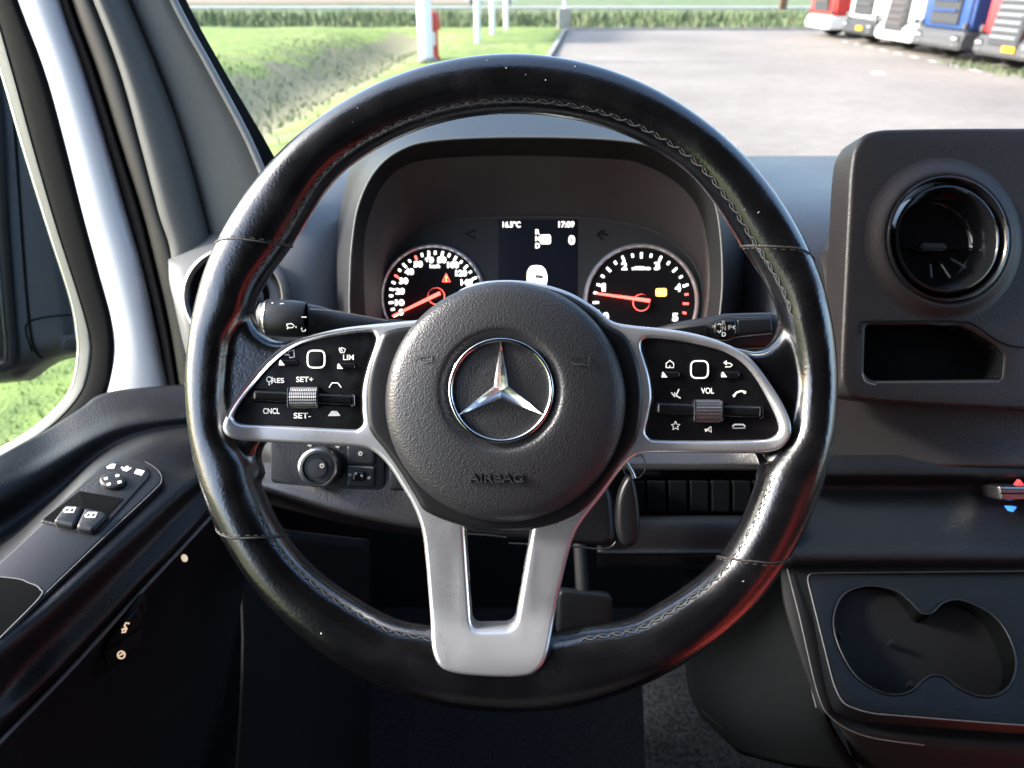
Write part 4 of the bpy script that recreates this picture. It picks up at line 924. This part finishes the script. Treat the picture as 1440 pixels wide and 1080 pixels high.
# ------------------------------------------------------------------ stalks
fsl = cam_frame(.52, 450, 450)
st = root('wiper_stalk', 'grey black wiper stalk with round end knob left of the hub', 'stalk', fsl)
def sweep(name, pts, radii, sy, m, parent, fr, seg=24):
    q = [Vector(fr.at(x, y, h)) for x, y, h in pts]; V, Fc = tube_geo(q, radii, seg=seg, sy=sy, up=Vector((0, 0, 1))); return obj(name, V, Fc, m, parent, fr, ang=35)
k = .52/1028
sweep('knob', [(371, 447, 0), (374, 447, 0), (380, 447.5, 0), (405, 448.5, 0), (430, 450, 0), (433, 450, 0)], [22*k, 24.5*k, 26.5*k, 27*k, 25.5*k, 24*k], .9, M['stalk'], st, fsl)
sweep('end_cap', [(364, 446, 0), (366, 446, 0), (371, 446.6, 0)], [14*k, 20*k, 21.5*k], .9, M['dash_grey'], st, fsl)
sweep('knob_ring', [(375, 447.2, 0), (378, 447.3, 0)], [25.4*k, 26.8*k], .92, M['chrome_dull'], st, fsl)
sweep('arm', [(433, 450, 0), (447, 450, -.002), (480, 457, -.004), (540, 463, -.010), (600, 466, -.02), (640, 468, -.03)], [23*k, 20*k, 17*k, 15*k, 14*k, 14*k], .85, M['stalk'], st, fsl)
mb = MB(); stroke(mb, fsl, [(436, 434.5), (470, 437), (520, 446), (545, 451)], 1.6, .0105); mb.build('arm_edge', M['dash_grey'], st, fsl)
mb = MB(); hh = 26.8*k*.9
stroke(mb, fsl, [(403, 456), (410, 455), (414, 458), (411, 461), (405, 461), (403, 456)], 1.4, hh); stroke(mb, fsl, [(404, 463), (406, 460)], 1.4, hh); stroke(mb, fsl, [(416, 460), (417, 460)], 3, hh)
stroke(mb, fsl, [(392, 428), (398, 426.5), (401, 429), (396, 431), (392, 428)], 1.2, hh*.62+.001); stroke(mb, fsl, [(382, 426), (384, 426)], 2, hh*.62+.001)
stroke(mb, fsl, [(424, 446), (431, 446)], 1.4, hh); stroke(mb, fsl, circ(427, 463, 3, 8, 0, 4.5), 1.3, hh*.9)
mb.build('stalk_icon', M['white'], st, fsl)
fsr = cam_frame(.52, 1000, 460)
gs = root('gear_stalk', 'black gear selector stalk marked R N D right of the hub', 'stalk', fsr)
sweep('arm', [(880, 480, -.03), (925, 474, -.018), (960, 471, -.008), (1000, 468, -.003), (1020, 467, 0), (1060, 465, 0), (1085, 464, 0), (1090, 464, 0)], [12*k, 14*k, 20*k, 23*k, 26*k, 25*k, 24.5*k, 22*k], .55, M['stalk'], gs, fsr)
hz = 26*k*.55
slab('selector_cap', rp([(1008, 451), (1034, 449), (1037, 456), (1037, 468), (1033, 475), (1012, 477), (1005, 470), (1004, 458)], 6), 0.0, hz+.0018, .002, M['gloss'], gs, fsr)
slab('grip_plate', rp([(1037, 449), (1085, 447), (1087, 466), (1037, 471)], 3), 0, hz+.0009, .0012, M['stalk'], gs, fsr)
slab('arm_plate', rp([(925, 466), (994, 456), (995, 471), (960, 474)], 2), 0, hz*.86, .001, M['dash_low'], gs, fsr)
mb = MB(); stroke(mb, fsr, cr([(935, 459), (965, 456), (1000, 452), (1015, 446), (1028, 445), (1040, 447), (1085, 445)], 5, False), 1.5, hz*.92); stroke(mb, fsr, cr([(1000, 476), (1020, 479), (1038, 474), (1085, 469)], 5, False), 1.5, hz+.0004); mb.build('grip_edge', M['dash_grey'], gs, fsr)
for s, x, y, m_ in (('R', 1018, 454, 'dim'), ('N', 1018, 461.5, 'dim'), ('D', 1018, 470, 'white'), ('P', 1027, 460.5, 'dim')): text('selector_letter', s, fsr, x, y, 6.4, hz+.0021, M[m_], gs, wpx=5.5, bold=.02)
mb = MB(); stroke(mb, fsr, [(1009, 457), (1011.5, 455), (1014, 457)], 1.6, hz+.002); stroke(mb, fsr, [(1009, 465), (1011.5, 468), (1014, 465)], 2, hz+.002); stroke(mb, fsr, [(1033, 458), (1031, 460.5), (1033, 463)], 1.6, hz+.002); mb.build('selector_arrow', M['white'], gs, fsr)

# ------------------------------------------------------------------ steering wheel
fw_ = cam_frame(.44, 720, 540)
sw = root('steering_wheel', 'black leather steering wheel with silver spokes and star emblem', 'steering wheel', fw_)
K = .44/F
def interp(tab, a):
    a = a % 360; n = len(tab)
    for i in range(n):
        a0, v0 = tab[i]; a1, v1 = tab[(i+1) % n]
        if a1 <= a0: a1 += 360
        x = a if a >= a0 else a+360
        if a0 <= x <= a1:
            t = sm((x-a0)/(a1-a0)) if a1 > a0 else 0; return v0+(v1-v0)*t
    return tab[0][1]
R_O = [(0, 455), (45, 454), (90, 460), (135, 458), (180, 457), (225, 459), (270, 460), (315, 457)]
R_I = [(0, 398), (14, 390), (32, 379), (52, 390), (90, 383), (126, 384), (147, 367), (163, 380), (172, 396), (188, 400), (197, 382), (215, 384), (240, 372), (255, 358), (285, 355), (300, 372), (320, 380), (340, 372), (352, 396)]
BB = [(0, .0125), (20, .0165), (90, .0165), (158, .0165), (172, .012), (186, .012), (203, .0165), (258, .016), (270, .0125), (282, .016), (340, .0165)]
def section(th, ph, s=1.0):
    ro, ri, b = interp(R_O, th), interp(R_I, th), interp(BB, th); rc, a = (ro+ri)/2, (ro-ri)/2
    c_, s_ = cos(ph), sin(ph); e = .88
    r_ = (rc+a*s*(abs(c_)**e)*(1 if c_ > 0 else -1))*K; z = b*s*(abs(s_)**e)*(1 if s_ > 0 else -1)
    t = radians(th); return Vector((r_*cos(t), r_*sin(t), z))
NS, NR = 360, 36
V = [section(360*i/NS, 2*pi*j/NR) for i in range(NS) for j in range(NR)]
Fc = [(i*NR+j, ((i+1) % NS)*NR+j, ((i+1) % NS)*NR+(j+1) % NR, i*NR+(j+1) % NR) for i in range(NS) for j in range(NR)]
rim = MB(); rim.add((V, Fc))
Lw = [(290, 420), (345, 395), (352, 430), (355, 452), (366, 468), (392, 479), (450, 472), (540, 500), (540, 600), (450, 618), (385, 616), (369, 624), (361, 645), (366, 672), (335, 690), (292, 650), (285, 540)]
Rw = [(1152, 420), (1096, 400), (1100, 440), (1098, 466), (1086, 484), (1064, 494), (1010, 486), (900, 500), (900, 612), (1000, 632), (1052, 632), (1068, 640), (1074, 655), (1070, 680), (1100, 700), (1148, 660), (1155, 540)]
for L_ in (Lw, Rw): rim.add(merged(*slab_geo(fw_.loop([tuple(p) for p in cr(L_, 5)], 0), [], -.011, .0045, .007, grid=.004, back=True, bseg=4)))
tmp = obj('leather_rim', rim.V, rim.F, M['leather'], None)
md = tmp.modifiers.new('r', 'REMESH'); md.mode = 'VOXEL'; md.voxel_size = .0014; md.use_smooth_shade = True
ms = tmp.modifiers.new('s', 'SMOOTH'); ms.factor = .5; ms.iterations = 9
bpy.context.view_layer.update()
me = bpy.data.meshes.new_from_object(tmp.evaluated_get(bpy.context.evaluated_depsgraph_get()))
bpy.data.objects.remove(tmp); me.name = 'leather_rim'; me.shade_smooth(); me.materials.clear(); me.materials.append(M['leather'])
ro = bpy.data.objects.new('leather_rim', me); COL.objects.link(ro); ro.parent = sw; ROOTM[ro] = fw_.M
# seams across the grip
for (ta, tb) in ((155.5, 148), (21.5, 31), (205.5, 214), (329.3, 320)):
    pts = [];
    for i in range(33):
        t = i/32; ph = radians(-20+t*220); th = ta+(tb-ta)*sm(t); pts.append(section(th, ph, 1.0))
    tube('seam', pts, .0007, M['seam'], ro, fw_, seg=6)
    q = [p+Vector((0, 0, .0006)) for p in pts]
    mb = MB()
    for i in range(1, 31, 2):
        a_, b_ = section(ta+(tb-ta)*sm(i/32)-.55, radians(-20+i/32*220), 1.015), section(ta+(tb-ta)*sm((i+1)/32)-.55, radians(-20+(i+1)/32*220), 1.015)
        mb.add(tube_geo([a_, b_], .0002, seg=5))
    o = mb.build('seam_stitching', M['thread'], ro, fw_); o['kind'] = 'stuff'
# braided stitching round the inner edge
mb = MB()
L1 = .0038
mb.add(tube_geo([(-L1, -.0012, 0), (-L1*.3, .0004, .0006), (L1*.5, .0010, .0006), (L1, .0004, 0)], .00030, seg=5)); mb.add(tube_geo([(-L1*.4, .0008, .0003), (L1*.2, -.0008, .0005), (L1*.9, -.0014, 0)], .00030, seg=5))
s0 = None; n = 122
for i in range(n):
    th = 360*i/n
    if 158 < th < 204 or th > 342 or th < 14 or 254 < th < 286: continue
    p = section(th, radians(143), 1.0); a_ = section(th-.3, radians(143)); b_ = section(th+.3, radians(143)); c_ = section(th, radians(150)); d_ = section(th, radians(136))
    X = (b_-a_).normalized(); Yv = (d_-c_).normalized(); Z = X.cross(Yv)
    if Z.z < 0: Z = -Z
    Yv = Z.cross(X); Mx = Matrix((X, Yv, Z)).transposed().to_4x4(); Mx.translation = p+Z*.0002
    if s0 is None: s0 = o = mb.build('stitch', M['thread'], sw, fw_)
    else: o = s0.copy(); COL.objects.link(o); o.parent = sw
    o.matrix_local = Mx
# silver spoke trim
SO = [(600, 446), (560, 452), (520, 456), (480, 461), (440, 470), (410, 482), (385, 500), (360, 526), (335, 560), (318, 590), (316, 604), (324, 614), (345, 620), (400, 624), (460, 627), (505, 630), (525, 636), (545, 655), (563, 683), (580, 712), (592, 745), (598, 790), (603, 850), (607, 890), (611, 912), (622, 930), (645, 939), (690, 943), (730, 943), (752, 937), (768, 916), (780, 870), (794, 805), (806, 760), (820, 733), (848, 697), (870, 666), (888, 646), (908, 638), (960, 637), (1030, 638), (1078, 637), (1098, 630), (1110, 614), (1110, 592), (1096, 558), (1072, 520), (1046, 495), (1010, 478), (970, 467), (930, 461), (890, 457), (862, 451), (838, 432), (800, 410), (755, 397), (708, 393), (660, 400), (622, 425)]
LP = [(518, 467), (526, 472), (527, 482), (516, 515), (509, 545), (508, 575), (510, 594), (503, 603), (490, 604), (430, 601), (370, 598), (340, 596), (330, 589), (332, 577), (344, 557), (362, 530), (382, 508), (407, 490), (440, 479), (480, 471)]
RP = [(905, 479), (914, 476), (945, 478), (985, 485), (1020, 495), (1045, 510), (1066, 535), (1085, 570), (1095, 596), (1094, 609), (1083, 617), (1060, 619), (1000, 620), (930, 619), (914, 616), (909, 606), (913, 588), (918, 560), (915, 530), (907, 503), (903, 488)]
VH = [tuple(p) for p in rp([(653, 738), (663, 884), (724, 883), (749, 738)], [3, 13, 15, 3], 8)]
def liftf(x, y):
    py = 540-y/K; return .011*sm((py-850)/75)+.0045*sm((abs(x/K)-350)/45)*(py < 700)
cs = lambda l, s=4: [tuple(p) for p in cr(l, s)]
si = slab('spoke_trim', cs(SO), -.008, .0085, .0028, M['silver'], sw, fw_, holes=[cs(LP), cs(RP), VH], hf=liftf, grid=.005, bseg=5, ang=60)
bk = slab('spoke_backing', cs([(x, y) for x, y in VH], 4), -.012, -.011, 0, M['void'], sw, fw_) if False else None
VHx = cs(VH)
# inner lip around the v opening
VH2 = [tuple(p) for p in offs([Vector(q) for q in cs(VH)], -2)]
# button panels
def panel(name, L_): return slab(name, [tuple(p) for p in cr(L_, 4)], -.004, .0062, .0006, M['panelgloss'], sw, fw_, hf=lambda x, y: .003*sm((abs(x/K)-350)/45), grid=.006)
pl, prr = panel('button_panel', LP), panel('button_panel', RP)
HP = .0066
def ic(parent, strokes, m='white', w_=1.8, name='button_icon', h=HP):
    mb = MB()
    for s in strokes: stroke(mb, fw_, s, w_, h, False)
    return mb.build(name, M[m], parent, fw_)
def pad(parent, cx, cy):
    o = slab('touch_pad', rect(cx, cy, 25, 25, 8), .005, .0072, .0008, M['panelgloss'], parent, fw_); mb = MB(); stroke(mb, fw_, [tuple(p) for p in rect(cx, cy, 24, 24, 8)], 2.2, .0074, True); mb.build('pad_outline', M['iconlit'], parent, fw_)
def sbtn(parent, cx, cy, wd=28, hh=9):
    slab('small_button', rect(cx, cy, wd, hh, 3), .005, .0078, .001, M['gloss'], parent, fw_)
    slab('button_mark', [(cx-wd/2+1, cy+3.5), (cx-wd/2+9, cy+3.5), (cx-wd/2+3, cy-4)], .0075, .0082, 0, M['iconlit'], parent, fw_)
def rocker(parent, x0, y0, x1, y1, hh=17):
    a = atan2(y1-y0, x1-x0); cx, cy = (x0+x1)/2, (y0+y1)/2; L_ = sqrt((x1-x0)**2+(y1-y0)**2)
    slab('rocker_well', rect(cx, cy, L_+4, hh+3, 4, a), .0055, .0066, .0002, M['void'], parent, fw_)
    slab('rocker_switch', rect(cx, cy, L_, hh, 5, a), .0055, .0094, .0030, M['gloss'], parent, fw_)
    mb = MB(); stroke(mb, fw_, [(x1-4, y1-hh/2), (x1, y1-hh/2+2), (x1, y1+hh/2-2), (x1-5, y1+hh/2)], 1.2, .0090); mb.build('rocker_edge', M['chrome_dull'], parent, fw_)
def thumb(parent, cx, cy, wd, hh):
    c = fw_.at(cx, cy, .008); k_ = K*.98; r_ = hh*k_/2; seg = 44; V, Fc = [], []
    nx_ = 15
    for j in range(nx_*2+1):
        for i in range(seg):
            a = 2*pi*i/seg; rr = r_*(1.0 if (i % 2 == 0) else .95)*(1.0 if j % 2 == 0 else .97); V.append((c.x+(j/(nx_*2)-.5)*wd*k_, c.y+sin(a)*rr, .0070+cos(a)*rr*.75))
    for j in range(nx_*2):
        for i in range(seg): Fc.append((j*seg+i, j*seg+(i+1) % seg, (j+1)*seg+(i+1) % seg, (j+1)*seg+i))
    Fc.append(list(range(seg))); Fc.append([nx_*2*seg+i for i in range(seg)][::-1])
    obj('thumb_wheel', V, Fc, M['chrome_dull2'], parent, fw_, smooth=False)
    for sx in (-1, 1): box('wheel_cheek', (c.x+sx*(wd/2+1.5)*k_, c.y, .0075), (2.2*k_, hh*k_*.9, .007), .0006, M['chrome_dull'], parent, fw_)
M['chrome_dull2'] = mat('knurled metal', (.16, .16, .165), .32, metal=.9)
pad(pl, 444.5, 505); sbtn(pl, 404, 510, 26); sbtn(pl, 486, 515, 26)
ic(pl, [[(400, 496), (407, 500), (405, 495), (413, 492), (414, 502), (407, 503)], [(400, 499), (407, 499)]])
ic(pl, [[(477, 491), (481, 489), (486, 491), (484, 496), (479, 496), (477, 491)], [(482, 494), (477, 489)]], w_=1.6)
def tx(parent, s, x, y, h, wd): return text('button_text', s, fw_, x, y, h, HP, M['white'], parent, wpx=wd, bold=.012)
tx(pl, 'LIM', 490, 502.5, 7.5, 15); tx(pl, 'RES', 391, 535, 7, 17); tx(pl, 'SET+', 428.5, 533.5, 7.5, 24); tx(pl, 'CNCL', 381.5, 578, 8, 23); tx(pl, 'SET-', 425, 584.5, 8, 24)
ic(pl, [circ(378.5, 533.5, 3.6, 10)+[(382, 533.5)], [(378.5, 536), (378.5, 542)], [(382, 540), (383, 530)]], w_=1.5)
ic(pl, [[(463, 545), (467, 538.5), (475, 538.5), (480, 545)]]); slab('button_icon', [(461, 585), (466, 578), (474, 578), (479, 585)], .006, HP, 0, M['white'], pl, fw_)
rocker(pl, 353, 556, 499, 563); thumb(pl, 427, 559, 38, 31)
pad(prr, 983.7, 519.6); sbtn(prr, 943, 527, 27); sbtn(prr, 1027, 526.7, 27)
ic(prr, [[(937, 517), (937, 511), (942, 507), (947.5, 511), (947.5, 517), (937, 517)], [(942, 514), (942, 517)]])
ic(prr, [[(1020, 516), (1027, 516), (1030, 513.5), (1027, 511), (1018, 510)], [(1022, 507.5), (1018, 510), (1022, 513)]])
ic(prr, [[(944, 552), (949, 558), (949, 552)], [(951, 556), (955, 547)], [(950, 556), (957, 560)]], w_=2.2); tx(prr, 'VOL', 995, 549.5, 8.5, 18)
ic(prr, [[(1032, 557), (1036, 552), (1042, 550), (1048, 551)]], w_=3); ic(prr, [[(1031, 557), (1034, 556)], [(1046, 552), (1049, 552)]], w_=4.2)
st_ = []
for i in range(11): a = -pi/2+i*pi/5; q = 6.5 if i % 2 == 0 else 3; st_.append((950+q*cos(a), 599+q*sin(a)))
ic(prr, [st_], w_=1.6); ic(prr, [[(991, 604), (996, 604), (1000, 600), (1000, 608), (996, 605)], [(992, 607), (999, 600)]], w_=2); ic(prr, [[(1030, 600), (1033, 597), (1045, 597), (1048, 600)]], w_=2.6); ic(prr, [[(1030, 602), (1048, 602)]], w_=1.2)
rocker(prr, 923, 574, 1073, 580, 18); thumb(prr, 995, 578, 36, 33)
# dark collar and hub
CO = [(600, 452), (560, 459), (537, 467), (528, 486), (518, 516), (513, 550), (514, 592), (521, 612), (537, 632), (560, 664), (582, 700), (598, 722), (650, 742), (710, 749), (768, 743), (818, 722), (848, 690), (872, 657), (890, 632), (900, 612), (905, 580), (906, 550), (901, 515), (891, 487), (878, 467), (853, 453), (835, 434), (800, 413), (755, 400), (708, 396), (662, 403), (624, 427)]
slab('hub_collar', cs(CO), -.004, .0105, .0045, M['collar'], sw, fw_, bseg=5, grid=.006)
def hp(px, py, h): return fw_.at(px, py, h)
def ring_prof(L_): # (radius px, height, cx px, cy px)
    out = []
    for r_, h, cx, cy in L_:
        c_ = hp(cx, cy, h); kk_ = (.44-h)/F; out.append((r_*kk_, h, c_.x, c_.y))
    return out
prof = [(169, .002, 711, 565), (169, .012, 711, 565), (167, .0155, 711, 564.5), (161, .0185, 710.5, 564), (152, .0200, 710, 563), (140, .0212, 709, 561), (125, .0225, 708, 558.5), (108, .0235, 707, 555), (96, .0240, 706, 552), (90, .0240, 705, 550), (86, .0236, 704.8, 549.2), (82, .0215, 704.5, 549), (77, .0205, 704.5, 549), (74, .0203, 704.5, 549)]
hub = obj('airbag_cover', *merged(*lathe_geo(ring_prof(prof), 128)), M['hub'], sw, fw_, ang=50)
prof = [(74.5, .0200, 704.5, 549), (66, .0204, 704.5, 549), (40, .0212, 704.5, 549), (.01, .0215, 704.5, 549)]
em = obj('emblem_disc', *merged(*lathe_geo(ring_prof(prof), 96)), M['hub'], sw, fw_)
c_ = hp(704.5, 549, .0215); kk_ = (.44-.0215)/F
obj('emblem_ring', *merged(*lathe_geo([(75*kk_, .0198, c_.x, c_.y), (74.6*kk_, .0225, c_.x, c_.y), (72.5*kk_, .0240, c_.x, c_.y), (69.5*kk_, .0238, c_.x, c_.y), (67.2*kk_, .0222, c_.x, c_.y), (66.8*kk_, .0203, c_.x, c_.y)], 128)), M['chrome'], sw, fw_, ang=70)
V = [(c_.x, c_.y, .0262)]; Fc = []
for i in range(3):
    a = pi/2+i*2*pi/3; V.append((c_.x+cos(a)*70*kk_, c_.y+sin(a)*70*kk_, .0222)); a += pi/3; V.append((c_.x+cos(a)*12.0*kk_, c_.y+sin(a)*12.0*kk_, .0212))
nb = len(V); 
for i in range(6): x, y, z = V[1+i]; V.append((x, y, .0195))
for i in range(6): j = (i+1) % 6; Fc.append((0, 1+i, 1+j)); Fc.append((1+i, nb+i, nb+j, 1+j))
obj('emblem_star', V, Fc, M['chrome'], sw, fw_, smooth=False)
fa = fw_
M['emboss'] = mat('embossed print', (.008, .008, .009), .6)
mb = MB(); stroke(mb, fw_, [(583, 500), (590, 502), (590, 507), (597, 508), (606, 506), (606, 499), (597, 501), (590, 502)], 1.9, .0237); stroke(mb, fw_, [(583, 508), (589, 504)], 1.4, .0229); mb.build('horn_mark', M['emboss'], hub, fw_)
mb = MB(); stroke(mb, fw_, [(591, 509), (598, 510), (607, 508), (607.5, 500)], 1.2, .0235); stroke(mb, fw_, [(804, 509), (807, 512), (820, 512), (828, 515), (829, 502)], 1.2, .0235); mb.build('horn_mark_highlight', M['dash_grey'], hub, fw_)  # pale offset strokes, painted highlights that lift the horn marks
mb = MB(); stroke(mb, fw_, [(803, 503), (803, 507), (806, 510), (820, 510), (827, 513), (827, 501), (820, 504), (803, 504)], 1.9, .0237); mb.build('horn_mark', M['emboss'], hub, fw_)
text('airbag_text', 'AIRBAG', fw_, 697, 671.5, 11.5, .0246, M['emboss'], hub, wpx=77, extr=.0016)
text('airbag_text_highlight', 'AIRBAG', fw_, 697.8, 672.8, 11.5, .0243, M['dash_grey'], hub, wpx=77, extr=.001)  # pale offset copy of the letters, painted as their highlight

mb = MB()
random.seed(3)
for i in range(11):
    th = random.gauss(92, 26) if i < 9 else random.uniform(180, 330); ph = radians(random.uniform(35, 110)); p = section(th, ph, 1.004); q = p+Vector((random.uniform(-1, 1), random.uniform(-1, 1), 0))*.0012
    mb.add(tube_geo([p, q], random.uniform(.00008, .00022), seg=5))
o = mb.build('dust_speck', M['white'], sw, fw_); o['kind'] = 'stuff'

# let the moulded letters and horn marks follow the curved cover
from mathutils.bvhtree import BVHTree
bv = BVHTree.FromPolygons([v.co.copy() for v in hub.data.vertices], [list(p.vertices) for p in hub.data.polygons])
for o in hub.children:
    zt = max(v.co.z for v in o.data.vertices)
    top = {'airbag_text': .00150, 'airbag_text_highlight': .00125}.get(o.name.split('.')[0], .00085)
    for v in o.data.vertices:
        h_ = bv.ray_cast(Vector((v.co.x, v.co.y, .1)), Vector((0, 0, -1)))[0]
        if h_ is not None: v.co.z = h_.z+top+(v.co.z-zt)*(1 if 'text' in o.name else .7)
